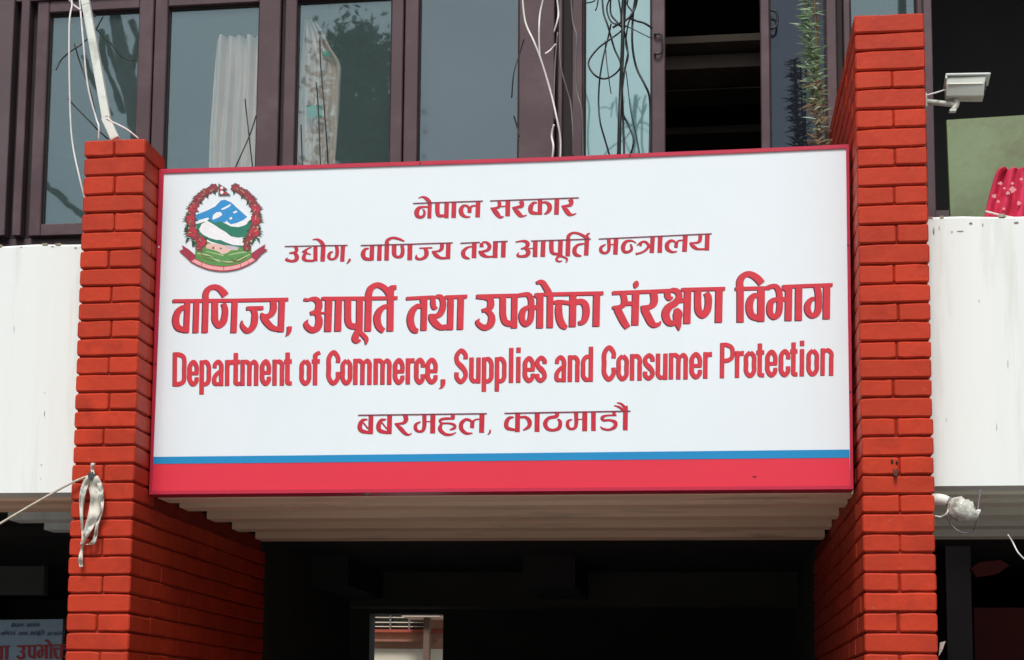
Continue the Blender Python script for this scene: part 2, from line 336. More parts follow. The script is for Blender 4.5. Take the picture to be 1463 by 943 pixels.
for _d in (0, 195):
    L7.c([(148,140,12),(95,150,34),(68,205,46),(85,258,42),(180,280,26)], [(105,175,14),(155,238,14)], dx=_d)
L7.c([(540,92,46),(550,140,46),(520,178,30),(432,185,12)], [(438,188,14),(490,232,42),(540,285,36),(580,300,18),(608,282,8)],
     [(742,90,42),(742,200,40),(725,255,32),(680,265,25),(650,235,36),(655,190,28),(703,163,10)], [(750,163,10),(830,160,10)],
     [(1040,88,40),(1040,128,40)], [(1055,130,22),(950,132,26),(905,150,26),(925,178,18),(1000,180,18),(1052,195,26),(1058,225,30),(1010,247,12)],
     [(925,180,22),(905,240,42),(955,292,32),(1020,298,22),(1073,275,8)],
     [(1245,283,12),(1180,285,30),(1130,240,42),(1130,180,40),(1175,140,28),(1228,152,25)], [(1245,150,42),(1240,230,40)], [(1245,165,22),(1280,140,16),(1345,138,12)],
     [(1430,248,14),(1426,275,16),(1405,300,6)])
L8 = Word(710, 570, 7.315)
L8.H((78, 150, 720, 138, 13), (720, 138, 1395, 127, 13), thin=True)
L8.V((218,145,215,345,48), (422,140,420,342,50), (920,138,918,335,50), (1010,135,1010,332,46), (1345,85,1342,325,48))
L8.c([(178,190,12),(125,200,34),(98,255,44),(115,305,38),(215,325,18)], [(235,190,22),(300,190,28),(340,230,44),(335,285,36),(275,325,12)],
     [(628,140,46),(622,180,36),(540,200,34),(505,255,44),(530,310,36),(590,325,28),(650,300,38),(662,240,36),(635,208,14)],
     [(828,142,42),(830,250,38),(815,300,30),(770,312,25),(740,280,34),(745,230,28),(788,213,8)], [(845,213,10),(920,210,10)],
     [(1225,135,36),(1225,165,30)], [(1250,170,16),(1150,172,18),(1102,192,34),(1115,222,26),(1180,220,22),(1238,245,38),(1230,292,35),(1170,320,22),(1110,310,20),(1083,288,10)],
     [(1255,38,8),(1300,50,20),(1345,95,32)], [(1225,68,8),(1280,85,22),(1335,130,30)], [(1345,90,30),(1365,72,14)])

# English line: condensed grotesque letters fitted between measured edges
def _lut(t):
    def f(x):
        for (a, p), (b, q) in zip(t, t[1:]):
            if x <= b: return p + (q-p)*(x-a)/(b-a)
        return t[-1][1]
    return f
BASE = _lut([(200, 552), (345, 551), (450, 550.2), (580, 549), (730, 546.8), (845, 545), (1000, 541), (1190, 536.3), (1250, 535)])
XH = _lut([(200, 515), (355, 513.5), (515, 512), (620, 511), (740, 509.3), (820, 507), (945, 504.6), (1010, 502.5), (1185, 497), (1250, 495)])
CH = _lut([(200, 504), (255, 503.4), (475, 500.5), (658, 498), (730, 497), (845, 495), (870, 493.5), (1038, 489.8), (1190, 486), (1250, 485)])
def letter(ch, x0, x1):
    sv = 5.9; h = sv/2; out = []; xm = (x0+x1)/2
    b, x, c = BASE(xm), XH(xm), CH(xm)
    def y(t, top=None): top = x if top is None else top; return b + (top-b)*t
    lean = .025
    def c_(*pts): out.append([(px + lean*(b-py)*.4, py, w) for px, py, w in pts])
    def V(px, t, bt, w=sv): out.append(('V', px+lean*(b-t)*.4, t, px+lean*(b-bt)*.4, bt, w))
    L, Rr = x0+h, x1-h
    if ch == 'D':
        V(L, c, b); c_((x0+1, c+3.2, 6.4), (xm-.5, c+3.2, 6.4), (Rr-.3, c+8, sv), (Rr+.2, (b+c)/2, sv), (Rr-.3, b-8, sv), (xm-.5, b-3.2, 6.4), (x0+1, b-3.2, 6.4))
    elif ch == 'P':
        V(L, c, b); m = c+(b-c)*.56; c_((x0+1, c+3, 6), (xm, c+3, 6), (Rr, c+8, sv), (Rr, m-8, sv), (xm, m-3, 6), (x0+1, m-3, 6))
    elif ch in 'Cc':
        t = c if ch == 'C' else x; hh = b-t
        c_((Rr, t+hh*.36, sv), (Rr, t+hh*.2, sv), (xm, t+2.6, 6.2), (L, t+hh*.22, sv+.3), (L-.2, (t+b)/2, sv+.5), (L, b-hh*.22, sv+.3), (xm, b-2.6, 6.4), (Rr, b-hh*.2, sv), (Rr, b-hh*.38, sv))
    elif ch == 'e':
        hh = b-x; c_((Rr, y(.46), sv), (Rr, y(.75), sv), (xm, x+2.7, 6.2), (L, y(.76), sv+.3), (L-.2, y(.5), sv+.5), (L, y(.24), sv+.3), (xm, b-2.7, 6.4), (Rr, y(.2), sv), (Rr+.2, y(.34), sv-.6))
        out.append(('H', x0+3, y(.49), x1-.2, y(.49), 5.2))
    elif ch == 'o':
        c_((xm, x+2.6, 6.2), (L, y(.78), sv), (L-.2, y(.5), sv+.3), (L, y(.22), sv), (xm, b-2.6, 6.4), (Rr, y(.22), sv), (Rr+.2, y(.5), sv+.3), (Rr, y(.78), sv), (xm, x+2.6, 6.2))
    elif ch == 'p':
        V(L, x+.5, b+12); c_((x0+2, x+4, 5), (xm+1, x+2.9, 6), (Rr, y(.76), sv), (Rr+.2, y(.5), sv), (Rr, y(.22), sv), (xm+1, b-2.9, 6), (x0+2, b-4, 5))
    elif ch == 'd':
        V(Rr, c, b); c_((x1-2, x+4, 5), (xm-1, x+2.9, 6), (L, y(.76), sv), (L-.2, y(.5), sv), (L, y(.22), sv), (xm-1, b-2.9, 6), (x1-2, b-4, 5))
    elif ch == 'a':
        c_((L+.3, y(.68), 5.2), (L+1, y(.84), 5.6), (xm+.5, x+2.7, 6), (Rr, y(.78), sv), (Rr, y(.5), sv)); V(Rr, y(.75), b)
        c_((x1-3, y(.6), 4.6), (xm-1, y(.48), 5.6), (L, y(.3), sv), (L+.6, y(.1), sv), (xm+.5, b-2.8, 5), (x1-3, y(.12), 4))
    elif ch in 'rn':
        V(L, x+.4, b)
        if ch == 'r': c_((x0+3, y(.76), 5), (xm+.5, x+4.2, 6.2), (x1, x+3.6, 7))
        else: c_((x0+3, y(.84), 4.6), (xm+1, x+3, 5.8), (Rr, y(.8), sv), (Rr, y(.6), sv)); V(Rr, y(.7), b)
    elif ch == 'm':
        w = (x1-x0); m = x0+w/2; V(L, x+.4, b); V(m, y(.75), b); V(Rr, y(.75), b)
        for a, q in ((x0, m), (m, Rr)): c_((a+2.5, y(.84), 4.6), ((a+q)/2+1.5, x+3, 5.8), (q, y(.8), sv), (q, y(.6), sv))
    elif ch == 'u':
        V(Rr, x+.4, b); V(L, x+.4, y(.3)); c_((L, y(.4), sv), (L, y(.2), sv), (xm-1, b-3, 5.8), (x1-2.5, y(.16), 4.6))
    elif ch == 't':
        xs = x0+(x1-x0)*.42; V(xs, x-9.5, y(.1)); out.append(('H', x0, x+3.4, x1, x+3.2, 6.2)); c_((xs, y(.3), sv), (xs+.4, y(.1), sv), (x1, b-3, 5.6))
    elif ch == 'f':
        xs = x0+(x1-x0)*.4; V(xs, c+7, b); out.append(('H', x0, x+3.6, x1, x+3.4, 6.2)); c_((xs, c+12, sv), (xs+.3, c+6, sv), (x1, c+2.6, 5.4))
    elif ch == 'l': V(xm, c, b)
    elif ch == 'i': V(xm, x+.4, b); V(xm, c-.5, c+7)
    elif ch in 'Ss':
        t = c if ch == 'S' else x; hh = b-t
        c_((Rr, t+hh*.30, sv), (Rr-.2, t+hh*.17, sv), (xm, t+2.6, 6.2), (L, t+hh*.2, sv), (L+.8, t+hh*.38, sv+.5), (xm, (t+b)/2, sv+1.6), (Rr-.8, b-hh*.36, sv+.5), (Rr, b-hh*.2, sv), (xm, b-2.6, 6.2), (L+.2, b-hh*.17, sv), (L, b-hh*.32, sv))
    elif ch == ',':
        c_((x1-3, b-6.5, 6.4), (x1-3, b, 6.2), (x0+3.5, b+5, 3.4), (x0, b+7, .6))
    return out
ENG = [('Department', [(246.8,266),(268.4,283.8),(285.5,301.2),(303.5,319.2),(321.8,333),(332.5,343),(343.8,369.1),(372,387),(389.5,406),(406.5,417)]),
       ('of', [(428.4,444.4),(446,457)]),
       ('Commerce,', [(467,485.7),(487,503),(505,531),(534,559.3),(562,577.7),(580,592),(592.3,607),(608.5,625),(627.5,636)]),
       ('Supplies', [(649.5,668),(670.8,686.7),(688.8,705),(707.3,723.3),(726.7,734),(736.8,744.6),(747.5,764),(765,781)]),
       ('and', [(792.5,808.7),(811.5,828),(830.5,847.2)]),
       ('Consumer', [(860.5,879.5),(881.3,898),(900.3,917),(919,935.2),(937.3,953.7),(956,982.7),(985.8,1002.7),(1005,1017)]),
       ('Protection', [(1028.8,1048.8),(1050.3,1062.5),(1063.3,1080.2),(1081,1092),(1094,1110.5),(1113.3,1129),(1129.5,1139.5),(1142,1149.8),(1152.8,1169.7),(1172.5,1190.7)])]

# ---------------------------------------------------------------- ground
mesh('ground', [(-400,-400,0),(400,-400,0),(400,400,0),(-400,400,0)], [(0,1,2,3)], mat('courtyard_paving', (.34,.33,.30), .9, .15, .8, .004, 8, .2, col2=(.2,.19,.18), c2scale=.5)).__setitem__('kind', 'structure')

# ---------------------------------------------------------------- brick piers
D = -.159                                 # front plane of the piers
XLI, XRI = -1.2235, 1.2325                # inner faces of the two piers
def brick_mesh(L, Dp, H, seed):
    """one painted brick: length along x, depth along y, centred, edges rounded and a little uneven"""
    rnd = random.Random(seed); e = .0045; ee = .0008 if seed//10 >= 2 else e; xs = [(-L/2, ee), (-L/2+ee, 0), (-L/6+rnd.uniform(-.02, .02), 0), (L/4, 0), (L/2-ee, 0), (L/2, ee)]
    v = []
    for x, ins in xs:
        j = rnd.uniform(-.0021, .0021); k = rnd.uniform(-.0016, .0016); jy = rnd.uniform(-.001, .001)
        a, b = Dp/2-ins, H/2-ins
        for y, z in ((-a+e,-b),(a-e,-b),(a,-b+e),(a,b-e),(a-e,b),(-a+e,b),(-a,b-e),(-a,-b+e)):
            v.append((x, y+jy, z+(j if z > 0 else k)))
    f = [tuple(range(8)), tuple(reversed([40+i for i in range(8)]))]
    f += [(i*8+k, (i+1)*8+k, (i+1)*8+(k+1) % 8, i*8+(k+1) % 8) for i in range(5) for k in range(8)]
    m = bpy.data.meshes.new('brick'); m.from_pydata(v, [], f); m.materials.append(M['brick']); m.update()
    bm = bmesh.new(); bm.from_mesh(m); bmesh.ops.recalc_face_normals(bm, faces=bm.faces); bm.to_mesh(m); bm.free()
    return m
HB = .0575
VAR = {k: [brick_mesh(l, d, HB, 10*i+n) for n in range(5)] for i, (k, l, d) in enumerate((('s', .226, .110), ('h', .109, .224), ('d', .2283, .110), ('q', .114, .110)))}
LY = [199.5,225,251.6,280,304.7,332.5,357.7,384.8,409.4,433.3,458.5,484.5,509.7,535.4,561,587,612,637,663,689.4,715.8,741.6,768,795,822,848.8,875.8,903,929.5]
RY = [17,44.6,69.5,98,124.7,153.3,181,208.7,236,263.9,291.2,318.8,346.9,376,404.4,431.5,458.3,486.2,511.8,540.5,567,596,623,651,678.4,706,733.5,762.6,790,817.8,846.4,875.3,904.9,934]
def pier(name_label, side, ys, upper_end, lower_end, joint_l, w):
    s = -1 if side == 'l' else 1
    xi = XLI if s < 0 else XRI; xo = xi + s*w
    edge = (lambda y: 124 - 34*(y-200)/743) if s < 0 else (lambda y: 1317 + 26*(y-18)/925)
    zs = [P(edge(y), y, D).z for y in ys]
    while zs[-1] > 1.6: zs.append(zs[-1] - .0645)
    root = empty('brick_pier', ((xi+xo)/2, 0, 0), name_label, 'brick pier', 'brick piers either side of the sign')
    def put(kind, x, y, z, hscale, rot, wx=1, jx=0):
        m = VAR[kind][random.randrange(5)]
        o = bpy.data.objects.new('brick', m); link(o, root)
        o.location = (x - root.location.x + random.uniform(-.0012, .0012), y + random.uniform(-.0015, .0015), z + random.uniform(-.0007, .0007))
        o.rotation_euler = (random.uniform(-.004, .004), random.uniform(-.004, .004), rot + (math.pi if random.random() < .5 else 0) + random.uniform(-.004, .004))
        o.scale = (wx, 1, hscale)
    lx = lambda z: (z-2.9)*0
    for k in range(len(zs)-1):
        zt, zb = zs[k], zs[k+1]; zc = (zt+zb)/2 + .0005; hs = (zt-zb-.0065)/HB
        end = upper_end if zt > G + .02 else lower_end
        stretcher = (k % 2 == 1) if s < 0 else (k % 2 == 0 or k == 1)
        bulge = .004*math.sin(k*1.3)
        if stretcher:
            put('s', (xi+xo)/2, D+.055, zc, hs, 0, wx=(w-.001)/.226); y = D + .1112
        else:
            xa, xb = min(xi, xo), max(xi, xo); xm = xa + w*random.uniform(.46, .56); gp = random.choice((.0015, .003, .004))
            for p0, p1 in ((xa, xm-gp/2), (xm+gp/2, xb)): put('h', (p0+p1)/2, D+.112, zc, hs*random.uniform(.985, 1.01), 0, wx=(p1-p0-.0006)/.109)
            y = D + .2262
        while y < end - .12:
            put('d', xi + s*.0555, y + .113, zc, hs, math.pi/2); y += .2285
        if y < end - .03:
            o = put('q', xi + s*.0555, y + .055, zc, hs, math.pi/2)
    z0, z1 = zs[-1], zs[0]
    c = MB()                                # mortar core behind the brick skin
    g = .009
    c.box((min(xi,xo)+g, D+g, G+.018), (max(xi,xo)-g, max(upper_end, D+.2)-.01, z1-.008))
    c.box((min(xi,xo)+g, D+g, 0), (max(xi,xo)-g, lower_end-.01, G+.018))
    c.build('mortar', M['mortar'], root)
    # courses below the picture, joined
    b = MB(); z = z0
    while z > .07:
        b.box((min(xi,xo), D, z-.0605), (max(xi,xo), lower_end, z-.004)); z -= .0645
    b.build('lower_courses', M['brick'], root)['kind'] = 'stuff'
    # painted cap at the back bricks of the top course
    return root
pierL = pier('shorter brick-red painted brick pier left of the sign, rag tied on it', 'l', LY, .072, 1.64, 0, .2265)
pierR = pier('taller brick-red painted brick pier right of the sign, CCTV camera on it', 'r', RY, 1.14, 2.2, 0, .228)

# ---------------------------------------------------------------- the sign
YS = 0.0
sign = empty('sign_board', (0, YS, G), 'wide white signboard with red Nepali and English lettering between the two piers', 'sign')
OT = [(227.3,241.6),(350,238.4),(575,231.2),(800,224),(950,217.4),(1080,212.2),(1213,206)]
IT = [(233.8,247.2),(350,243.6),(575,236.6),(800,229.4),(950,222.8),(1080,217.4),(1209,211.6)]
def strip(name, outer, inner, m, y0, y1):
    n = len(outer); v = [P(*p, y0) for p in outer] + [P(*p, y0) for p in inner]
    v += [q + Vector((0, y1-y0, 0)) for q in v]
    f = []
    for i in range(n-1):
        a, b, c, d = i, i+1, n+i+1, n+i; e = 2*n
        f += [(a,d,c,b), (a+e,b+e,c+e,d+e), (a,b,b+e,a+e), (d,d+e,c+e,c)]
    f += [(0,2*n,3*n,n), (n-1,2*n-1,4*n-1,3*n-1)]
    return mesh(name, v, f, m, sign)
strip('frame', OT, IT, M['bred'], -.005, .09)
strip('frame', [(213,706.3),(650,702.6),(1219.6,698.7)], [(216.8,701.2),(650,697.8),(1215,693.8)], M['bred'], -.005, .09)
strip('frame', [(227.3,241.9),(220.5,470),(213,706)], [(233.8,247.6),(226,470),(216.8,701.5)], M['bred'], -.0047, .088)
strip('frame', [(1212.8,206.4),(1216,450),(1219.4,698.4)], [(1208.8,212),(1211.5,450),(1215,694)], M['bred'], -.0047, .088)
pv = [P(*p, YS) for p in [(228,243)]+[(x, y+2) for x, y in OT[1:-1]]+[(1212,208),(1218.5,697),(214,704.5)]]
n = len(pv); mesh('panel', pv + [q+Vector((0,.085,0)) for q in pv], [tuple(range(n))[::-1], tuple(range(n,2*n))] + [(i,(i+1)%n,(i+1)%n+n,i+n) for i in range(n)], M['face'], sign)
mesh('blue_stripe', [P(*p, YS-.003) for p in [(219.2,652.8),(1213.6,642.3),(1213.8,654),(218.8,662.8)]], [(0,1,2,3)], M['blue'], sign)
mesh('red_band', [P(*p, YS-.002) for p in [(218.8,662.4),(1213.8,653.6),(1215,694.2),(216.8,701.6)]], [(0,1,2,3)], M['band'], sign)
YT = YS - .0011
def word(w, ink, sh=None, shm=None, hm=None):
    a = print_strokes('lettering', w.st, ink, sign, YT)
    for q in w.hd: print_strokes('headline', [q], hm or M['inks'], sign, YT-.0005)
    if sh: print_strokes('letter_edge', w.st, M['inkd'], sign, YT+.0007, sh[0], sh[1])
for w in (T1, T2, T3, T4, T5, T6): word(w, M['inkt'], (-1.6, 1.1))
for w in (L1, L2, L3, L4, L5, L6, L7, L8): word(w, M['ink'], (-.45, .35))
class _E: pass
for txt, xs in ENG:
    for ch, (a, b) in zip(txt, xs):
        e = _E(); e.st = letter(ch, a, b); e.hd = []
        word(e, M['inkt'], (-.8, .7))

scr = mat('screw_head', (.7,.7,.68), .4); scd = mat('dark_speck', (.03,.02,.02), .7)
def dot(nm, x, y, Y, r, m, par, sx=1, sz=1):
    c = P(x, y, Y); v = [c + Vector((r*sx*math.cos(k*math.pi/5), 0, r*sz*math.sin(k*math.pi/5))) for k in range(10)]
    v += [q + Vector((0, -.0012, 0)) for q in v]
    return mesh(nm, v, [tuple(range(10, 20))[::-1]] + [(k, (k+1) % 10, (k+1) % 10+10, k+10) for k in range(10)], m, par)
for x, y, m in ((227.2,353,scr), (1211.5,350.5,scd), (222,520,scd), (1215,560,scd), (600,233.4,scd), (900,222.3,scd)): dot('screw', x, y, -.0052, .0034, m, sign)
for x, y, r, sx, sz in ((1078,681,.003,2.2,.6), (525,705.5,.006,1.5,.8)): dot('scuff', x, y, -.0052 if y > 700 else -.0022, r, scd, sign, sx, sz)

# coat of arms, printed in layers
emb = empty('emblem', (0, 0, 0), None, None); del_keys = [k for k in emb.keys()]
emb.parent = sign; emb.location = (0, 0, 0)
def EX(p): return (250 + p[0]/6.736, 255 + p[1]/6.736)
_ly = [0]
def poly(pts, m, name='emblem_print', sm=False):
    _ly[0] += 1
    if sm: pts = spline(pts + [pts[0]], 4)[:-1]
    y = YS - .001 - _ly[0]*.000009
    q = [P(*EX(p), y) for p in pts]
    tr = tessellate_polygon([[Vector((p[0], p[1], 0)) for p in pts]])
    return q, tr, m, name
EMB = []
def ep(pts, m, sm=False): EMB.append(poly(pts, m, sm=sm))
def es(strokes, m):
    for s_ in strokes:
        _ly[0] += 1; v, f = ribbon(s_); EMB.append(([P(*EX(p), YS-.001-_ly[0]*.000009) for p in v], f, m, 'emblem_print'))
EC = {k: mat('emblem_'+k, c, .4, .08, 60) for k, c in dict(sky=(.03,.28,.62), snow=(.85,.86,.88), green=(.02,.20,.13), field=(.10,.30,.08), pale=(.45,.55,.28), crimson=(.36,.035,.07), rose=(.50,.035,.07), bark=(.22,.05,.06), leaf=(.012,.07,.045), pink=(.85,.38,.38), skin=(.78,.52,.45), brown=(.16,.06,.02), lilac=(.55,.5,.55)).items()}
ep([(205,350),(300,300),(400,235),(470,190),(560,225),(735,370),(735,640),(600,690),(205,660)], EC['snow'])
ep([(200,350),(300,312),(385,270),(440,212),(480,203),(545,233),(600,285),(640,320),(698,370),(650,405),(590,430),(540,440),(490,420),(430,425),(380,430),(330,400),(260,405),(200,408)], EC['sky'])
for q in ([(358,392),(368,350),(400,325),(440,322),(456,350),(425,372),(372,395)], [(445,292),(540,243),(530,268),(470,300),(446,302)], [(555,325),(590,308),(602,322),(570,336)], [(523,380),(545,368),(553,388),(530,398)],
          [(488,402),(530,436),(590,452),(640,432),(735,368),(735,420),(680,440),(640,460),(590,472),(540,465),(500,440)], [(203,410),(240,398),(318,376),(330,386),(300,412),(205,436)]): ep(q, EC['snow'])
ep([(205,438),(300,412),(335,395),(380,425),(440,412),(490,436),(540,462),(610,468),(660,455),(690,440),(700,420),(735,395),(740,560),(690,620),(660,690),(560,650),(480,645),(350,610),(230,545),(205,500)], EC['green'])
ep([(228,500),(255,440),(305,408),(345,425),(400,460),(440,488),(480,510),(540,558),(605,570),(665,565),(668,648),(560,640),(480,612),(440,592),(400,592),(330,572),(270,540)], EC['snow'])
ep([(205,560),(300,600),(400,650),(560,660),(660,665),(735,650),(735,780),(600,840),(470,862),(330,840),(190,775)], EC['field'])
ep([(300,628),(400,628),(480,645),(560,650),(618,665),(600,690),(540,690),(505,715),(455,732),(420,705),(380,690),(300,672)], EC['skin'])
ep([(478,640),(560,650),(618,664),(600,684),(540,684),(500,672)], EC['lilac']); ep([(432,672),(442,664),(452,674),(442,684)], EC['leaf'])
ep([(360,655),(378,655),(376,682),(358,680)], EC['rose'])
es([[(215,720,10),(320,740,14),(420,790,14),(560,800,12),(720,730,10)], [(300,700,6),(420,730,10),(470,745,8)], [(520,735,8),(620,715,12),(700,705,8)]], EC['pale'])
es([[(240,700,6),(270,740,8),(330,750,6),(400,772,7)],[(260,760,6),(320,780,8),(390,800,5)],[(540,770,8),(570,800,10),(610,770,7),(650,750,6)],[(560,790,7),(620,800,8),(680,760,6)],[(270,660,8),(255,690,10),(275,720,6)],[(660,690,10),(690,660,8),(700,700,8)],[(430,790,5),(500,815,6),(560,815,5)]], EC['brown'])
# wreath of rhododendron
wl = [(372,95,38),(330,115,30),(290,138,36),(255,165,34),(222,200,38),(195,245,36),(172,288,40),(160,340,36),(150,392,44),(160,450,38),(165,515,48),(205,560,36),(255,610,46),(230,665,30)]
wr = [(582,92,38),(625,115,30),(668,142,36),(700,170,34),(732,205,38),(752,250,36),(780,290,40),(782,345,34),(778,400,44),(768,455,34),(762,515,48),(725,560,36),(695,600,36),(690,660,34)]
def star(cx, cy, r, n, k, ph=0): return [(cx+(r if i % 2 else r*k)*math.cos(ph+math.pi*i/n), cy+(r if i % 2 else r*k)*math.sin(ph+math.pi*i/n)) for i in range(2*n)]
er = random.Random(3)
for lst, sg, cx0 in ((wl, -1, 470), (wr, 1, 470)):
    for i, (x, y, r) in enumerate(lst[:-1]):
        for da in (-.5, -.1, .3):
            a = math.atan2(y-430, x-cx0) + da*(-sg if i % 2 else sg); L_ = r*1.95
            tip = (x+math.cos(a)*L_, y+math.sin(a)*L_*.8+12); nx, ny = -math.sin(a)*15, math.cos(a)*15
            ep([(x+nx, y+ny), tip, (x-nx, y-ny)], EC['leaf'])
    for i, (x, y, r) in enumerate(lst):
        ep(star(x, y, r*1.34, 7, .80, er.random()), EC['bark'] if y < 330 or i % 2 else EC['brown'])
    for i, (x, y, r) in enumerate(lst):      # inward leaves and petal gaps
        a = math.atan2(430-y, cx0-x)
        if i % 2 == 0: ep([(x+math.cos(a-.5)*r*.8, y+math.sin(a-.5)*r*.8), (x+math.cos(a)*r*1.7, y+math.sin(a)*r*1.7+8), (x+math.cos(a+.5)*r*.8, y+math.sin(a+.5)*r*.8)], EC['leaf'])
    for i, (x, y, r) in enumerate(lst):
        big = r >= 40
        ep(star(x+er.uniform(-3,3), y, r*(1.1 if big else .8), 5 if big else 4, .78, er.random()*2), EC['rose'] if big else EC['crimson'])
for lst in (wl, wr):
    for x, y, r in lst:
        for k in range(3): 
            a = er.random()*6.28; es([[(x+4*math.cos(a), y+4*math.sin(a), 5), (x+r*.9*math.cos(a+.3), y+r*.9*math.sin(a+.3), 4)]], EC['brown'] if k else EC['pale'])
for p_ in ((128,478),(186,606),(797,470),(735,603)): ep(star(p_[0], p_[1], 12, 6, .9), EC['pale'])
for p_ in ([(85,490),(130,440),(128,500),(95,505)], [(98,625),(112,565),(145,575)], [(165,655),(160,600),(190,600),(195,640)], [(835,490),(800,445),(805,485)], [(818,625),(780,570),(812,575)], [(735,640),(745,590),(770,580)]): ep(p_, EC['leaf'])
es([[(152,775,52),(250,826,52),(350,858,52),(470,870,52),(600,850,52),(700,808,52),(778,758,52)]], EC['crimson'])
es([[(160,779,34),(250,824,34),(350,856,34),(470,868,34),(600,848,34),(700,806,34),(770,764,34)]], EC['pink'])
es([[(258,800,6),(255,850,6)], [(468,842,6),(470,896,6)], [(628,815,6),(638,865,6)], [(700,790,5),(712,830,5)]], EC['crimson'])
ep([(65,640),(130,680),(200,740),(195,775),(150,800),(95,748),(38,697),(78,682)], EC['crimson']); ep([(870,630),(812,668),(735,720),(730,755),(780,790),(835,725),(895,686),(858,676)], EC['crimson'])
ep([(418,48),(510,105),(470,112),(540,162),(418,162)], EC['leaf']); ep([(426,62),(492,102),(452,110),(515,154),(426,154)], EC['rose'])
ep(star(450,90,15,8,.8), EC['snow']); ep(star(450,133,18,8,.8), EC['snow'])
by = {}
for q, f, m, nme in EMB: by.setdefault(m.name, (m, [], []))[1].extend([]) or by[m.name][2].append((q, f))
for k, (m, _, lst) in by.items():
    vs, fs = [], []
    for q, f in lst:
        n = len(vs); vs += q; fs += [tuple(i+n for i in t) for t in f]
    mesh('crest_print', vs, fs, m, emb)

# ---------------------------------------------------------------- the office building
ZTOP = G + 4.87
ZS0, ZS1 = G + .009, G + .924             # the white spandrel
YW = 1.3
bld = empty('office_building', (0, 1.3, 0), 'plum-framed windows over white plaster bands, office front behind the sign and piers', 'building')
XOL, XOR = XLI-.2265, XRI+.228
def wavy_parapet(x0, x1, seed):
    rnd = random.Random(seed); n = 24; v = []; 
    for i in range(n+1):
        x = x0+(x1-x0)*i/n; t = ZS1 + rnd.uniform(-.004, .004)
        v += [(x, 0, ZS0), (x, 0, t-.008), (x, .010, t), (x, .13, t), (x, .13, ZS0)]
    f = [(i*5+k, (i+1)*5+k, (i+1)*5+(k+1) % 5, i*5+(k+1) % 5) for i in range(n) for k in range(5)]
    f += [(4,3,2,1,0), tuple(n*5+k for k in range(5))]
    o = mesh('white_spandrel', v, f, M['white'], bld)
    g = MB(); x = x0+.01
    while x < x1-.03:                       # moss and flaked dirt along the top edge
        w = rnd.uniform(.01, .05)
        if rnd.random() < .62: g.box((x, -.0015, ZS1-.002-rnd.uniform(0, .003)), (x+w*.5, .06, ZS1+.002+rnd.uniform(0, .003)))
        x += w + rnd.uniform(.0, .05)
    g.build('mossy_edge', M['grime'], bld)
    return o
wavy_parapet(-4.2, XOL-.002, 1); wavy_parapet(XOR+.002, 4.6, 2)
box('lintel', (XLI+.004, .10, G+.08), (XRI-.004, .24, G+1.0), M['joist'], bld)
for x, y, sx, sz in ((64,561,.5,1.2), (63.5,591,.5,4.5), (59,664,.8,.8), (58,684,.6,.6), (1372,330,5,.5), (1360,331,1.2,.9), (1399,430,.4,2), (20,470,.3,5), (1440,520,.3,7), (1424,610,.3,6), (1352,600,.4,3)): dot('wall_scar', x, y, -.001, .0022, M['grime'], bld, sx, sz)
for x, y, sx, sz in ((1334,330,1.5,7), (1342,326,.8,4), (1387,319,3,1.6), (1404,321,1.2,2.4), (1452,318,4,1.5), (108,354,2.5,1.2), (75,352,3,.8), (30,353,2,.9)): dot('moss_stain', x, y, -.001, .0018, M['grime'], bld, sx, sz)

# floor slab and soffit joists
box('floor_slab', (-4.2, .245, G+.08), (4.6, 5.9, G+.2), M['darker'], bld)
JY = [(.135,.245), (.359,.48), (.725,.85), (1.096,1.21), (1.477,1.60)]
ZJ = G - .002
for i, (a, b) in enumerate(JY):
    box('joist', (XLI+.002, a if i else .012, ZJ), (XRI-.002, b, G+.0795), M['joist'], bld) if i else box('joist', (XLI+.004, .102, ZJ), (XRI-.004, .235, G+.0795), M['joist'], bld)
    box('joist', (XOR+.002, a, ZJ), (4.6, b, G+.0795), M['joistl'], bld)
    x0 = [-4.2, -4.2, P(14, 733, .743).x, P(65, 747, 1.11).x, -1.7][i]
    box('joist', (x0, a, ZJ), (XOL-.002, b, G+.0795), M['white'] if i in (2, 3) else M['joist'], bld)  # two joists made white and short to look like they catch light
# ground floor rooms: walls, back wall with the doorway, ceiling
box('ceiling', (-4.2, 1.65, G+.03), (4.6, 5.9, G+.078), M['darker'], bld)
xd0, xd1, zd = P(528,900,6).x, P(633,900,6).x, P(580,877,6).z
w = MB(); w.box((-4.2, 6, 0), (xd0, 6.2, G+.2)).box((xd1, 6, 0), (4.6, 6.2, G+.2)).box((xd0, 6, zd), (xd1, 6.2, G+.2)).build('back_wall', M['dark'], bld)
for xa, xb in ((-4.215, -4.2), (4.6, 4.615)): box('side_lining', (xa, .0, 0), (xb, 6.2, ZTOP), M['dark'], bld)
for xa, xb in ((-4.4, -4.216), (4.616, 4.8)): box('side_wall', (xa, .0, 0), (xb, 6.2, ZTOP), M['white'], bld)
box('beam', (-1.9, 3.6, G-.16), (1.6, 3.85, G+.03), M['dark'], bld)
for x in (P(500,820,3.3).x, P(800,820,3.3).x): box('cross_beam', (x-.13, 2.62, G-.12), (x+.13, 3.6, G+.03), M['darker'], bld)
box('shade_wall', (XLI-.22, 1.641, 0), (XLI-.004, 3.6, G+.029), M['dark'], bld); box('shade_wall', (XRI+.004, 2.201, 0), (XRI+.22, 4.4, G+.029), M['dark'], bld)  # near-black walls stand in for brick running on into shade
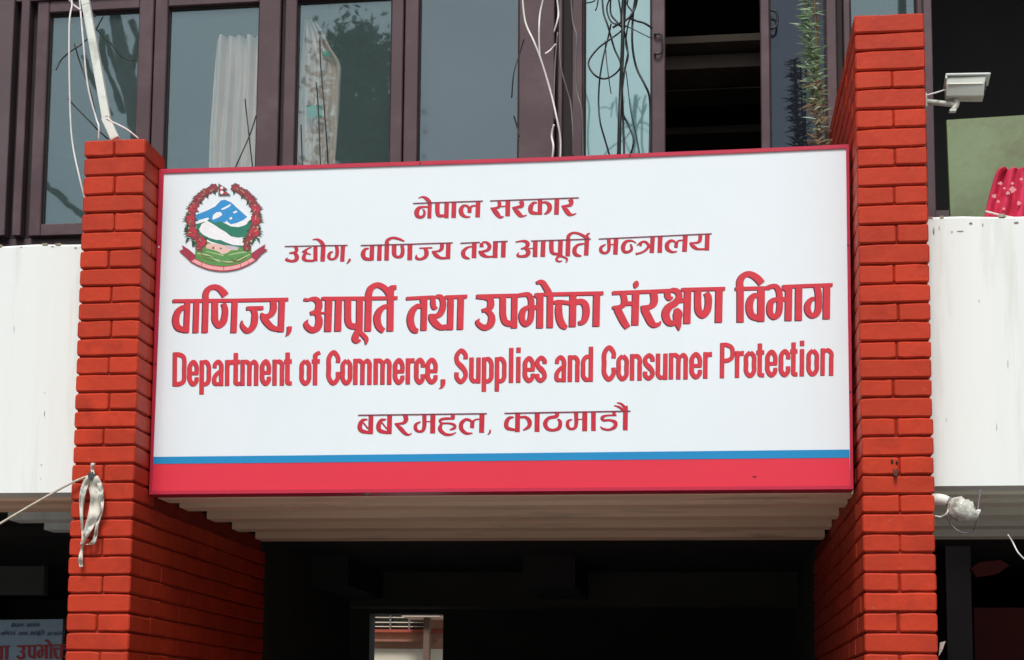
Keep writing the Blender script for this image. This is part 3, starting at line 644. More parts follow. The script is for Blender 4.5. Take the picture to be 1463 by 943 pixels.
# the right bay's dark column, red board and left bay's dim window
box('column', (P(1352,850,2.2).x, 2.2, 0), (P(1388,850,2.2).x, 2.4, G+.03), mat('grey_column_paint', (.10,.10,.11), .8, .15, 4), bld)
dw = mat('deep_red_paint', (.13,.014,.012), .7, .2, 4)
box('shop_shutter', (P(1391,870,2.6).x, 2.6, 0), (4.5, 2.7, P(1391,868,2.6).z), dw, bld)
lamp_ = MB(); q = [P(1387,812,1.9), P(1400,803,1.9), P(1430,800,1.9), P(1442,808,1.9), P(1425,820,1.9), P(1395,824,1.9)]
lamp_.add(q + [p + Vector((0,.05,0)) for p in q], [(5,4,3,2,1,0), (6,7,8,9,10,11)] + [(i,(i+1)%6,(i+1)%6+6,i+6) for i in range(6)])
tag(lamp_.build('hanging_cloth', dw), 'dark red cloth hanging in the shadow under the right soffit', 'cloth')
box('dim_window', (P(-60,800,3.2).x, 3.2, P(0,850,3.2).z), (P(64,800,3.2).x, 3.26, P(0,800,3.2).z), mat('dim_window_grey', (.12,.13,.13), .5), bld)  # plain grey colour stands in for a dimly reflecting window

# ---- upper floor: window wall
ZH = G + 2.375                            # window head
ZB = G + 1.335                            # window sill
def X(px, Y=YW, py=150): return P(px, py, Y).x
ZT = ZH + .9
up = MB()
up.box((-4.2, YW+.0, G+.2), (4.6, YW+.12, ZB)).build('sill_wall', M['plum2'], bld)
box('upper_wall', (-4.2, YW+.02, ZT), (4.6, YW+.3, ZT+1.6), M['white'], bld)
box('roof_slab', (-4.5, -.1, ZT+1.6), (4.9, 6.4, ZT+1.75), M['white'], bld)
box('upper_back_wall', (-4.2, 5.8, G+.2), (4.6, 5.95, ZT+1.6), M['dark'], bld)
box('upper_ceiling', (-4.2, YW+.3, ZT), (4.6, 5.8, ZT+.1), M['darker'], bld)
GL = dict(
    a=glass('pane_grey_blue', .10, .015, (.90,.95,.95), (.80,1.0,1.03), film=.12, filmcol=(.26,.38,.37)),
    d=glass('pane_plain_grey', .13, .03, (.3,.36,.4), (.84,1.0,1.02), film=.15, filmcol=(.27,.38,.42)),
    e=glass('pane_teal_film', .30, .05, (.5,.6,.6), (.80,1.0,.98), film=.55, filmcol=(.25,.48,.48)),
    f=glass('pane_dark', .05, .02, (.5,.55,.6), (.8,.95,1.1), film=.10, filmcol=(.12,.14,.17)))
def window(px0, px1, g0, g1, pane, handle=None, bottom=ZB, top=ZH, y=YW, ztop_rail=True, open_=False):
    """sash between two photograph columns: stiles, rails, bead and pane"""
    x0, x1, a0, a1 = X(px0), X(px1), X(g0), X(g1)
    w = bpy.data.objects.new('window', None); w.location = (x0 - bld.location.x, y - bld.location.y, bottom); link(w, bld)
    def bx(n, a, b, m): return bevel(box(n, a, b, m, w), .004, 1)
    bx('stile', (x0+.001, y-.035, bottom), (a0, y+.02, top), M['plum']); bx('stile', (a1, y-.035, bottom), (x1-.001, y+.02, top), M['plum'])
    bx('rail', (a0, y-.033, bottom), (a1, y+.018, bottom+.055), M['plum'])
    t2 = top - (.055 if ztop_rail else 0)
    if ztop_rail: bx('rail', (a0, y-.033, t2), (a1, y+.018, top), M['plum'])
    bd = MB(); e = .007
    bd.box((a0, y-.012, bottom+.055), (a0+e, y+.004, t2)).box((a1-e, y-.012, bottom+.055), (a1, y+.004, t2)).box((a0+e, y-.012, t2-e*1.6), (a1-e, y+.004, t2))
    bd.build('gasket', M['groove'], w)
    if pane: box('pane', (a0+.001, y-.004, bottom+.056), (a1-.001, y-.0005, t2-.001), pane, w)
    if handle:
        hp = [P(*p, y-.05) for p in handle]
        h = MB(); h.tube([P(handle[0][0], handle[0][1], y-.035)] + hp + [P(handle[-1][0], handle[-1][1], y-.035)], .005, 6, 3); h.build('handle', M['cablek'], w, True)
    return w
zhr = .055
TOPR = ZH + zhr
W1 = window(52, 219, 69, 198, GL['a'], top=TOPR)
W2 = window(220.5, 401, 239, 369.5, GL['a'], top=TOPR)
W3 = window(407, 577, 424, 559.5, GL['a'], top=TOPR)
W4 = window(578.5, 793, 598.5, 742, GL['d'], top=TOPR+.1)
W5 = window(833, 951, 835, 931.5, GL['e'], top=ZT, handle=[(936,49),(945,50),(945,74),(936,77)], ztop_rail=True)
W6 = window(1086.5, 1196, 1100, 1181, GL['f'], top=ZT, handle=[(1102,15),(1110,18),(1110,36),(1103,41)])
W7 = window(1206, 1330, 1216, 1312, GL['a'], top=ZT, y=YW+.02)
# mullion posts, panels and grooves between the sashes
post = lambda n, p0, p1, y0, y1, m, z1=None: bevel(box(n, (X(p0), y0, ZB), (X(p1), y1, z1 or ZT), m, bld), .003, 1)
post('panel', -120, 22, YW-.06, YW+.05, M['plum2']); post('post', 31, 43, YW-.05, YW+.05, M['plum']); post('gap_strip', 22.2, 30.8, YW+.0, YW+.04, M['groove']); post('gap_strip', 43.2, 51.8, YW-.0, YW+.04, M['groove'])
post('gap_strip', 401.2, 406.8, YW-.01, YW+.04, M['groove'])
post('gap_strip', 793.2, 817.8, YW+.03, YW+.08, M['groove']); post('post', 818, 832.5, YW-.02, YW+.06, M['plum'])
post('post', 797, 803, YW-.0, YW+.05, M['plum'])
post('post', 1196.5, 1205.5, YW+.0, YW+.05, M['groove'])
box('head_rail', (X(-120), YW-.045, TOPR+.001), (X(578), YW+.05, TOPR+.25), M['plum'], bld)
box('head_panel', (X(-120), YW-.03, TOPR+.251), (X(578), YW+.05, ZT), M['plum2'], bld)
box('head_panel', (X(578.5), YW-.03, TOPR+.101), (X(793), YW+.05, ZT), M['plum2'], bld)
box('panel', (-4.2, YW, ZB), (X(-120)-.001, YW+.06, ZT), M['plum2'], bld)
# dark open casement with shelving inside
shelf = mat('dusty_shelf_board', (.15,.118,.09), .8, .15, 6)
sh = empty('shelf_rack', (X(1018, 2.0), 2.0, G+.2), 'dark shelf boards inside the open window left of the plant', 'shelf')
for y0, y1, yy in ((50,60,2.0), (78,97,2.1), (126,128,3.4), (180,190,3.8)):
    o = box('board', (X(935, yy), yy, P(1018, y1, yy).z), (X(1100, yy), yy+.25, P(1018, y0, yy).z), shelf, sh)
box('upright', (X(1093, 2.05), 2.05, G+.2), (X(1100, 2.05), 2.3, ZT), shelf, sh); box('upright', (X(930, 2.05), 2.05, G+.2), (X(938, 2.05), 2.3, ZT), shelf, sh)
# frame and opening right of the tall pier
bevel(box('post', (P(1321,100,.9).x, .9, G+.2), (P(1333,100,.9).x, .96, ZT), M['plum'], bld), .003, 1)
box('right_return', (4.4, .14, G+.2), (4.6, YW, ZT), M['dark'], bld)
box('recess_wall', (X(1334, 1.5), 2.4, G+.2), (4.4, 2.5, ZT), M['darker'], bld)

# ---------------------------------------------------------------- curtains behind the glass
def curtain(name, prof, m, label, y, folds=9, amp=.018, seed=0, cat='curtain'):
    """hanging cloth: prof = list of (left px, right px, py) rows from the top down"""
    rnd = random.Random(seed); rows = spline([tuple(map(float, r)) for r in prof], 6); n = 44; v = []
    ph = rnd.random()*6
    for j, (a, b, py) in enumerate(rows):
        for i in range(n+1):
            t = i/n; q = P(a+(b-a)*t, py, y)
            q.y += amp*(math.sin(t*folds*2*math.pi + ph + .25*math.sin(j*.3)) + .5*math.sin(t*folds*4.3 + j*.15 + ph))
            v.append(q)
    k = n+1; f = [(j*k+i, j*k+i+1, (j+1)*k+i+1, (j+1)*k+i) for j in range(len(rows)-1) for i in range(n)]
    o = mesh(name, v, f, m, None, True); s_ = o.modifiers.new('thickness', 'SOLIDIFY'); s_.thickness = .002
    return tag(o, label, cat)
cur = mat('pinkish_curtain_cloth', (.80,.58,.50), .9, .08, 12, .001, 200, .1, col2=(.74,.62,.56), c2scale=4)
pl = mat('clear_wrap_cloth', (.75,.72,.70), .6, .1, 12)
curtain('curtain', [(309,374,52),(308,377,58),(306,377,90),(303,375,140),(299,374,200),(297,372,262)], cur, 'pinkish white curtain bunched behind the second window pane from the left', YW+.06, 5, .018, 1)
curtain('curtain', [(436,450,29),(434,463,50),(432,474,72),(430,487,95),(428,486,130),(426,483,180),(424,478,250)], cur, 'curtain with green print behind the third window pane from the left', YW+.06, 4, .016, 2)
gp = mat('green_print', (.05,.33,.20), .7, .3, 40)
for k, (a, b, c, d) in enumerate(((461,73,472,81), (438,150,460,168))):
    mesh('green_print_patch', [P(a,b,YW+.035), P(c,b,YW+.035), P(c,d,YW+.035), P(a,d,YW+.035)], [(0,1,2,3)], gp, bpy.data.objects['curtain.001'])

# ---------------------------------------------------------------- cables, conduit, vines
def cable(name, pts, Y, r, m, label, cat='cable', group=None, sc=1, o=(0, 0)):
    q = []
    for i, p in enumerate(pts):
        yy = Y + (p[2] if len(p) > 2 else .012*math.sin(i*2.1))
        q.append(P(o[0]+p[0]/sc, o[1]+p[1]/sc, yy))
    return tag(MB().tube(q, r, 6, 5).build(name, m, None, True), label, cat, group)
ct = MB()
for (a, b) in (((116,-30),(123.5,8)), ((123.5,8),(152.5,170)), ((150.5,168),(165,199))):
    p, q = P(*a, .0), P(*b, .0); d = (q-p).normalized(); sidev = d.cross(Vector((0,1,0))).normalized()*.0155; dy = Vector((0,.011,0))
    v = [p-sidev-dy, p+sidev-dy, p+sidev+dy, p-sidev+dy, q-sidev-dy, q+sidev-dy, q+sidev+dy, q-sidev+dy]
    ct.add(v, [(0,1,2,3),(7,6,5,4),(0,4,5,1),(1,5,6,2),(2,6,7,3),(3,7,4,0)])
cd = ct.build('cable_trunking', M['pvc']); bevel(cd, .003, 2); tag(cd, 'white plastic cable trunking leaning above the left brick pier', 'cable trunking')
G1 = 'white cables hanging by the left pier'
cable('hanging_cable', [(97,-20),(103,4),(99,35),(99.5,130),(103,200),(114,255),(122,286)], -.10, .0032, M['cablew'], 'white cable hanging in a long curve left of the trunking down to the left pier', group=G1)
cable('hanging_cable', [(112,-20),(115,15),(119,60),(125,120),(137,168),(141,180),(141,200)], -.06, .0034, M['cablew'], 'white cable running down beside the trunking onto the left pier top', group=G1)
cable('hanging_cable', [(152,170),(160,174),(180,184),(198,198)], -.06, .003, M['cablew'], 'short white cable from the trunking elbow to the left pier top corner', group=G1)
cable('hanging_cable', [(96,-4),(104,6),(115,14)], -.08, .003, M['cablew'], 'short white cable crossing near the photo top left of the trunking', group=G1)
G2 = 'thin black wires by the trunking'
for pts, lb in (([(80,100),(88,85),(103,72),(118,62),(135,45),(147,24)], 'thin black wire crossing behind the trunking high on the first window'),
                ([(97,141),(110,155),(125,170),(140,186),(155,199)], 'thin black wire sloping down to the left pier top'),
                ([(117,10),(128,14),(136,24)], 'tiny black wire wrapped around the trunking near the top'),
                ([(136,40),(152,56),(162,66),(175,82),(193,86)], 'black wire curving right of the trunking over the first window'),
                ([(106,62),(116,95),(128,128),(136,160)], 'black wire alongside the trunking on its left')):
    cable('black_wire', pts, .03, .0028, M['cablek'], lb, 'wire', G2)
for pts, lb in (([(350,141),(352,160),(356,195),(361,240)], 'upright dark twig in front of the curtain in the second window'), ([(366,165),(358,190),(345,220),(336,240)], 'slanting dark twig crossing in front of the second window curtain'),
                ([(457,52),(458,90),(463,150),(467,205),(469,240)], 'long dark twig in front of the green printed curtain'), ([(452,118),(455,160),(458,240)], 'middle dark twig in front of the green printed curtain'), ([(430,178),(431,210),(432,240)], 'short dark twig at the left edge of the green printed curtain'),
                ([(749,55),(742,78),(734,105),(731,140)], 'dark twig bending beside the plain grey pane'), ([(734,165),(739,182),(742,195)], 'short dark twig low beside the plain grey pane')):
    cable('dry_twig', pts, .55, .0028, M['cablek'], lb, 'twig', 'dry twigs in front of the windows')
Z3 = dict(sc=3.251, o=(750, 0))
for i, (pts, r, m, lb) in enumerate((
    ([(-15,-60),(0,95),(40,190),(75,280),(120,430),(150,560),(165,650),(163,760)], .0040, 'cablew', 'long white cable hanging right of the grey pane'),
    ([(95,-40),(72,50),(66,120),(66,200),(70,275)], .0036, 'cablew', 'white cable loop joining the long white cable beside the grey pane'),
    ([(145,-40),(155,50),(152,90),(135,150)], .0036, 'cablew', 'short curled white cable at the top right of the grey pane'),
    ([(143,205),(120,232),(95,250)], .0040, 'cablew', 'tiny white cable tie on the plum post'),
    ([(135,578),(124,630),(132,680),(127,740)], .0045, 'cablew', 'short white cable stub just above the sign beside the long white cable'))):
    cable('white_cable', pts, .62, r, M[m], lb, 'cable', 'white cables right of the plain pane', **Z3)
for i, (pts, lb) in enumerate((([(165,-40),(162,150),(165,300),(190,400),(212,480),(222,600),(225,730)], 'grey cable snaking down the dark gap left of the teal pane'),
    ([(212,-40),(222,100),(240,170),(235,300),(240,420),(262,500),(268,600),(270,740)], 'grey cable following the post edge left of the teal pane'),
    ([(152,150),(140,300),(135,450),(140,560)], 'grey cable flat on the plum frame left of the dark gap'))):
    cable('grey_cable', pts, .9, .0035, M['cableg'], lb, 'cable', 'grey cables down the post', **Z3)
bk = (([(462,-60),(455,60),(455,150),(450,300),(445,430),(440,560),(436,740)], .0085, 'thickest black cable of the tangle on the teal pane'),
    ([(470,-60),(462,100),(452,300),(452,440),(456,560),(462,740)], .0048, 'second black cable close beside the thickest one on the teal pane'),
    ([(470,120),(440,150),(400,180),(340,225),(295,290),(320,345),(365,366),(410,350),(442,315),(440,280),(415,225),(385,120),(365,60),(358,-30)], .0040, 'black cable making the big loop on the teal pane'),
    ([(400,110),(385,180),(365,260),(347,370),(342,480),(350,570),(372,650),(398,740)], .0038, 'black cable bowing out left below the loop on the teal pane'),
    ([(520,-40),(505,40),(498,150),(502,240),(520,320),(555,390),(578,450),(582,560),(578,740)], .0048, 'black cable bowing right across the teal pane'),
    ([(485,85),(520,98),(555,108),(592,132)], .0045, 'short black cable reaching right to the window handle'),
    ([(522,-10),(510,40),(480,85),(440,110),(408,128)], .0050, 'black cable slanting through the top of the tangle'),
    ([(480,245),(465,320),(452,420),(452,520),(480,580),(505,650),(490,720)], .0042, 'black cable with a low kink near the sign top'),
    ([(470,330),(480,420),(492,520),(515,620),(538,740)], .0022, 'thin black wire slanting down right of the tangle'),
    ([(400,-30),(398,60),(425,100),(462,150),(478,245)], .0038, 'black cable crossing down into the thickest one'),
    ([(268,12),(300,12),(325,2),(335,-20)], .0030, 'short black cable at the top left corner of the teal pane'),
    ([(372,190),(378,270),(386,340),(400,435)], .0022, 'thin black wire hanging inside the loop'),
    ([(470,120),(520,145),(560,165),(592,180)], .0020, 'thin dark wire reaching right across the teal pane'),
    ([(430,-30),(445,60),(440,110),(400,100),(380,40),(400,-20)], .0035, 'small black cable coil at the top of the tangle'),
    ([(490,-30),(475,20),(500,60),(480,110),(468,200),(480,260),(462,320)], .0035, 'wavy black cable clinging to the thickest one'),
    ([(345,-30),(335,30),(328,48)], .0030, 'short black cable end at the top left of the tangle'))
for i, (pts, r, lb) in enumerate(bk):
    cable('black_cable', pts, .70+.006*(i % 5), r*.95, M['cablek'], lb, 'cable', 'tangle of black cables on the teal pane', **Z3)

# ---------------------------------------------------------------- spiky plant by the right pier
plant = empty('climbing_plant', tuple(P(1176, 215, .85)), 'spiky green creeper with brown lower leaves beside the right pier top', 'plant')
stems = MB()
spl = [[(1162,-30),(1166,60),(1168,130),(1172,190),(1178,230)], [(1152,-30),(1156,60),(1162,140),(1170,200),(1173,230)], [(1170,-20),(1168,80),(1176,150),(1183,205),(1186,232)]]
for i, s_ in enumerate(spl): stems.tube([P(x, y, .85+.02*i) for x, y in s_], .005, 5, 4)
stems.build('stem', mat('brown_stem', (.12,.08,.04), .8, .2, 30), plant, True)
def leaves(n, y0, y1, m, name, seed):
    rnd = random.Random(seed); v = []; f = []
    for _ in range(n):
        py = rnd.uniform(y0, y1); t = py/220; cx = 1155 + 20*max(t, 0)**1.3 + rnd.gauss(1.2*math.sin(py*.11), 2.3 if py < 130 else 3.8)
        p = P(cx, py, .85+rnd.uniform(-.04, .05)); a = rnd.uniform(-.35, .9) + (math.pi if rnd.random() < .55 else 0)
        L_ = rnd.uniform(.01, .03) if rnd.random() < .72 else rnd.uniform(.035, .07)
        d = Vector((math.cos(a), rnd.uniform(-.5, .5), abs(math.sin(a))*.9*rnd.choice((1, 1, -.3)))).normalized(); s_ = d.cross(Vector((rnd.uniform(-.3,.3), 1, rnd.uniform(-.3,.3)))).normalized()*rnd.uniform(.0022, .0042)
        k = len(v); mid = p + d*L_*.5 + Vector((0, 0, .003)); v += [p-s_*.5, p+s_*.5, mid+s_, mid-s_, p+d*L_]; f += [(k, k+1, k+2, k+3), (k+3, k+2, k+4)]
    o = mesh(name, v, f, m, plant); o['kind'] = 'stuff'; return o
leaves(400, -30, 150, mat('spiky_green_leaves', (.065,.13,.045), .6, .45, 60), 'green_leaves', 5)
leaves(110, -20, 190, mat('pale_green_leaves', (.24,.33,.22), .6, .3, 60), 'pale_leaves', 6)
leaves(260, 110, 228, mat('dry_brown_leaves', (.16,.11,.06), .8, .4, 60), 'dry_leaves', 7)

# ---------------------------------------------------------------- CCTV camera on the tall pier
grey = mat('camera_housing_paint', (.46,.50,.45), .4, .08, 20, 0, 60, .5, col2=(.45,.42,.34), c2scale=12)
hoodm = mat('camera_hood_paint', (.62,.68,.65), .35, .05, 20)
cc = empty('security_camera', tuple(P(1320, 146, -.05)), 'white CCTV camera on an arm at the right side of the tall pier', 'security camera')
def obox(name, c, dims, rot, m, parent, bev=.003):
    h = Vector(dims)/2; mb = MB(); mb.box((-h.x,-h.y,-h.z), (h.x,h.y,h.z)); mb.v = [c + rot @ q for q in mb.v]
    return bevel(mb.build(name, m, parent), bev, 2)
from mathutils import Euler
rc = Euler((R(-4), R(3), R(-4))).to_matrix()
c0 = P(1378.5, 127, -.03)
prof = ((-.040,.028), (-.040,.000), (-.024,-.038), (.024,-.038), (.040,.000), (.040,.028))
body = MB(); n = 6
for xx, kk in ((-.062, .94), (.060, 1.0)):
    body.v += [c0 + rc @ Vector((xx + (.010 if z > 0 else 0)*(1 if xx > 0 else -1)*.5, yy*kk, z*kk)) for yy, z in prof]
body.f = [tuple(range(6))[::-1], tuple(range(6, 12))] + [(i, (i+1) % 6, (i+1) % 6+6, i+6) for i in range(6)]
bevel(body.build('housing', grey, cc), .003, 2)
obox('end_glass', c0 + rc @ Vector((.0645, 0, 0)), (.004, .05, .034), rc, M['cablek'], cc, .001)
obox('hood', c0 + rc @ Vector((.006, 0, .033)), (.145, .094, .007), rc, hoodm, cc, .002)
obox('hood_lip', c0 + rc @ Vector((-.064, 0, .026)), (.006, .090, .014), rc, hoodm, cc, .001)
obox('seam', c0 + rc @ Vector((-.002, -.0405, .001)), (.112, .003, .004), rc, M['joistl'], cc, .0005)
mb = MB(); mb.tube([P(1320, 145, .0), P(1345, 147.5, -.02), P(1366, 149.5, -.03)], .0095, 10, 2); mb.build('arm', grey, cc, True)
mb = MB(); mb.tube([P(1366, 142, -.03), P(1366, 150, -.03), P(1361, 158, -.035)], lambda t: .013-.004*t, 8, 3); mb.build('swivel', grey, cc, True)
obox('wall_plate', P(1319.5, 146, -.0) + Vector((.004, 0, 0)), (.012, .05, .05), Matrix.Identity(3), grey, cc)
mb = MB(); mb.tube([P(1320, 137, -.06), P(1335, 133, -.05), P(1353, 127.5, -.02)], .0028, 6, 4); mb.build('lead', M['cablew'], cc, True)
obox('screw_knob', P(1361, 158.5, -.035), (.022, .022, .007), Matrix.Identity(3), hoodm, cc, .001)

# ---------------------------------------------------------------- green board and flowered cloth on the right parapet
gm = mat('green_painted_board', (.085,.145,.042), .5, .12, 3, .001, 30, .4, col2=(.060,.080,.016), c2scale=2.4, c2lo=.46, c2hi=.62)
q = [P(1352, 171, .42), P(1480, 163, .42), P(1480, 325, .30), P(1358, 325, .30)]
tag(bevel(mesh('green_board', q + [p+Vector((0,.02,0)) for p in q], [(3,2,1,0),(4,5,6,7),(0,1,5,4),(1,2,6,5),(2,3,7,6),(3,0,4,7)], gm), .002, 1), 'olive green board leaning in the dark recess behind the right parapet', 'board')
cl = mat('crimson_flower_cloth', (.62,.045,.10), .85, .08, 20, .001, 120, .1)
rows = [(1432,1475,240.5),(1424,1476,246),(1418,1476,262),(1412,1476,285),(1407,1476,306),(1405,1476,318)]
clo = curtain('flowered_cloth', rows, cl, 'crimson cloth with pale flowers draped over the right parapet', .16, 3, .012, 5, 'cloth')
flw = mat('pale_flower_print', (.68,.26,.28), .85, .1)
fm = MB()
for i, (x, y, r) in enumerate(((1447,271,5.2),(1429,262,3.4),(1440,276,3.2),(1456,290,3.4),(1420,280,3.6),(1459,256,2.6),(1434,298,2.2),(1446,262,2.6),(1426,288,2.4),(1435,269,2.2))):
    pts = [P(x+r*(.9+.25*math.sin(k*2.3+x))*math.cos(k*math.pi/5), y+.9*r*(.9+.3*math.cos(k*1.7+y))*math.sin(k*math.pi/5), .137) for k in range(10)]
    fm.add(pts, [tuple(range(10))[::-1]])
fm.build('flower_print', flw, clo)
mb = MB(); mb.tube([P(1408,302,.135), P(1420,305,.135), P(1436,309,.135), P(1448,311,.135)], .0035, 6, 4); mb.build('white_hem', M['cablew'], clo, True)

# ---------------------------------------------------------------- rope and rag on the left pier
YR = D - .012
ragm = mat('dirty_plastic_strip', (.64,.60,.53), .9, .15, 25, .0006, 60, .1, col2=(.30,.38,.35), c2scale=34, c2lo=.54, c2hi=.60)
mb = MB(); mb.tube([P(-40,770,YR-.1), P(0,748,YR-.07), P(22,735,YR-.05), P(60,713,YR-.03), P(100,691,YR-.01), P(124,681,YR), P(133,680,YR), P(134,672,YR)], .0042, 6, 4)
tag(mb.build('rope', mat('dirty_rope', (.50,.45,.36), .9, .2, 60), None, True), 'dirty white rope tied to the left pier and leaving the photo at left', 'rope')
def rag(strips, label):
    root = empty('rag', tuple(P(133, 680, YR)), label, 'rag'); rnd = random.Random(9)
    for s_ in strips:
        p = spline(s_, 5); v = []; f = []
        for i, (x, y, w) in enumerate(p):
            for k in range(5):
                t = k/4-.5; v.append(P(x + w*t, y + rnd.uniform(-.4, .4), YR - .010 + .0045*math.sin(k*1.9+i*.5) - .006*math.sin(i*.9)))
        n = 5; f = [(i*n+k, i*n+k+1, (i+1)*n+k+1, (i+1)*n+k) for i in range(len(p)-1) for k in range(4)]
        o = mesh('strip', v, f, ragm, root, True); m_ = o.modifiers.new('thickness', 'SOLIDIFY'); m_.thickness = .0015
    return root
rag([[(133,662,6),(132,670,4),(133,678,6),(134,684,9)], [(128,680,7),(122,692,9),(117,712,8),(116.5,738,4),(118,760,3),(117,782,3),(115,798,6),(116,810,5)],
     [(135,680,10),(137,695,20),(138,712,18),(134,735,16),(128,752,13),(121,768,7),(117,778,4)], [(142,690,7),(146,712,5),(145,730,4),(139,750,4),(136,768,5),(131,777,8),(125,778,6)]], 'torn white plastic strip knotted on the left pier with its ends hanging')
mb = MB(); mb.tube([P(132,683,YR+.01), P(131,679,YR-.02)], .014, 8, 1); tag(mb.build('nail', M['cablek']), 'black knot peg holding the rag on the left pier', 'peg')

# ---------------------------------------------------------------- wrapped lamp and wires on the right pier
lm = mat('cloudy_plastic_wrap', (.50,.51,.45), .3, .15, 30, .010, 34, .6, col2=(.30,.30,.28), c2scale=30, c2lo=.55, c2hi=.62)
lp = empty('wrapped_lamp', tuple(P(1336, 716, -.06)), 'white lamp wrapped in plastic under the right soffit beside the tall pier', 'lamp')
mb = MB(); mb.tube([P(1333,715,-.06), P(1341,714,-.07), P(1350,715,-.08), P(1354,717,-.08)], lambda t: .022-.006*t, 12, 3); mb.build('holder', M['pvc'], lp, True)
bm = bmesh.new(); bmesh.ops.create_icosphere(bm, subdivisions=3, radius=1)
rnd = random.Random(4)
ca, cb = P(1358, 719, -.09), P(1394, 738, -.12)
ax = (cb-ca); L_ = ax.length; rotm = ax.to_track_quat('X', 'Z').to_matrix()
for v in bm.verts:
    u = v.co.copy(); k = 1 + .16*math.sin(u.x*7+u.y*5) + .12*math.sin(u.z*11+u.x*6)
    tp = .040 if u.x < .3 else .034
    v.co = (ca+cb)/2 + rotm @ Vector((u.x*L_*.60, u.y*tp*k*.9, u.z*tp*k*.9)) - Vector(parent_loc(lp))
me = bpy.data.meshes.new('wrap'); bm.to_mesh(me); bm.free(); me.materials.append(lm); me.polygons.foreach_set('use_smooth', [True]*len(me.polygons)); link(bpy.data.objects.new('wrap', me), lp)
mb = MB(); mb.tube([P(1354,716,-.08), P(1360,719,-.09)], .016, 8, 1); mb.build('neck', M['cableg'], lp, True)
mb = MB(); mb.tube([P(1392,732,-.12), P(1400,729,-.12), P(1396,736,-.12)], .004, 6, 3); mb.build('tail', M['cablew'], lp, True)
G5 = 'wires around the wrapped lamp'
cable('wire', [(1336,737),(1344,738.5),(1353,733),(1356,720),(1353,712)], -.09, .0030, M['cablew'], 'white wire looping under the lamp holder', 'wire', G5)
cable('wire', [(1352,735),(1358,748),(1368,758),(1380,762),(1391,757),(1395,745),(1398,720),(1401,700)], -.10, .0028, M['cableg'], 'grey wire looping below the wrapped lamp', 'wire', G5)
cable('wire', [(1440,764),(1447,775),(1455,790),(1470,805)], -.02, .0025, M['cablew'], 'thin pale wire trailing down at the right photo edge', 'wire', G5)
mb = MB(); q = [P(1343,918,-.1), P(1351,916,-.13), P(1346,930,-.12), P(1341,938,-.1)]; mb.add(q + [p+Vector((0,.002,0)) for p in q], [(3,2,1,0),(4,5,6,7),(0,1,5,4),(1,2,6,5),(2,3,7,6),(3,0,4,7)])
tag(mb.build('paper_scrap', M['cablew']), 'torn white paper scrap on the right edge of the tall pier', 'paper')
for pts, lb in (([(1274,657),(1276,668),(1278.5,680)], 'left one of the two rusty wire stubs on the tall pier'), ([(1281,659),(1281.5,668),(1280,682)], 'right one of the two rusty wire stubs on the tall pier')):
    cable('wire_stub', pts, D-.006, .0035, mat('rusty_wire', (.06,.02,.012), .8), lb, 'wire stub', 'rusty wire stubs')

# ---------------------------------------------------------------- small notice board in the left bay
YN = .9
nb = empty('notice_board', tuple(P(40, 930, YN)), 'grey shaded notice board with dark red Nepali words at the lower left', 'notice board')
q = [P(-90,887,YN), P(90,884.5,YN), P(86,985,YN), P(-94,985,YN)]
mesh('panel', q + [p+Vector((0,.03,0)) for p in q], [(3,2,1,0),(4,5,6,7),(0,1,5,4),(1,2,6,5),(2,3,7,6),(3,0,4,7)], mat('shaded_notice_sheet', (.20,.31,.40), .5, .05, 3), nb)
navy = mat('navy_notice_print', (.03,.05,.12), .5); dr = mat('dark_red_notice_print', (.26,.012,.02), .5)
def tfm(x0, y0, kx, ky, X0, Y0, sl=0): return lambda x, y: (X0+(x-x0)*kx, Y0+(y-y0)*ky + (x-x0)*sl)
print_strokes('print', L1.st+L1.hd, navy, nb, YN-.003, tf=tfm(590,289,.185,.21,15.5,891.2)); print_strokes('print', L2.st+L2.hd, navy, nb, YN-.003, tf=tfm(700,287,.16,.21,37.5,891))
print_strokes('print', L4.st+L4.hd, navy, nb, YN-.003, tf=tfm(515,350,.16,.2,1,903)); print_strokes('print', L5.st+L5.hd, navy, nb, YN-.003, tf=tfm(658,346,.20,.2,26,903)); print_strokes('print', L6.st+L6.hd, navy, nb, YN-.003, tf=tfm(855,340,.16,.2,67,903.4))
print_strokes('print', T4.st, dr, nb, YN-.003, tf=tfm(681,424,.46,.40,24,923.5)); print_strokes('print', T3.st, dr, nb, YN-.003, tf=tfm(581,424,.52,.40,-31,923.8))

# ---------------------------------------------------------------- the house seen through the doorway
YH = 12.0
fb = empty('far_house', (P(580,910,YH).x, YH, 0), 'brick house with grid window seen through the bright doorway below the sign', 'house')
tan = mat('sunlit_brick_wall', (.48,.27,.18), .85, .15, 6, .002, 30, .2, col2=(.35,.17,.11), c2scale=5); cre = mat('cream_band', (.72,.66,.52), .8, .06, 4)
def fbx(n, a, b, y0, y1, m, par=fb): return box(n, (P(a[0],a[1],YH).x, YH+y0, P(a[0],b[1],YH).z), (P(b[0],a[1],YH).x, YH+y1, P(a[0],a[1],YH).z), m, par)
fbx('wall', (430,903), (760,926), 0, .3, tan); fbx('base_wall', (430,926), (760,1010), -.02, .3, cre)
fbx('lintel_band', (430,899), (760,903), -.06, .3, mat('red_band_paint', (.35,.07,.04), .8)); fbx('upper_wall', (610,840), (760,899), 0, .3, tan); fbx('upper_wall', (430,820), (610,872), 0, .3, tan); fbx('upper_wall', (430,872), (520,899), 0, .3, tan)
wn = fbx('window', (520,872), (610,899), .1, .14, mat('dim_window_glass', (.10,.12,.12), .2))
for x in (530, 556, 583, 606): fbx('mullion', (x,872), (x+2.2,899), .03, .09, M['cableg'], fb)
for y in (881, 888, 894): fbx('transom', (520,y), (610,y+1.2), .04, .08, cre, fb)
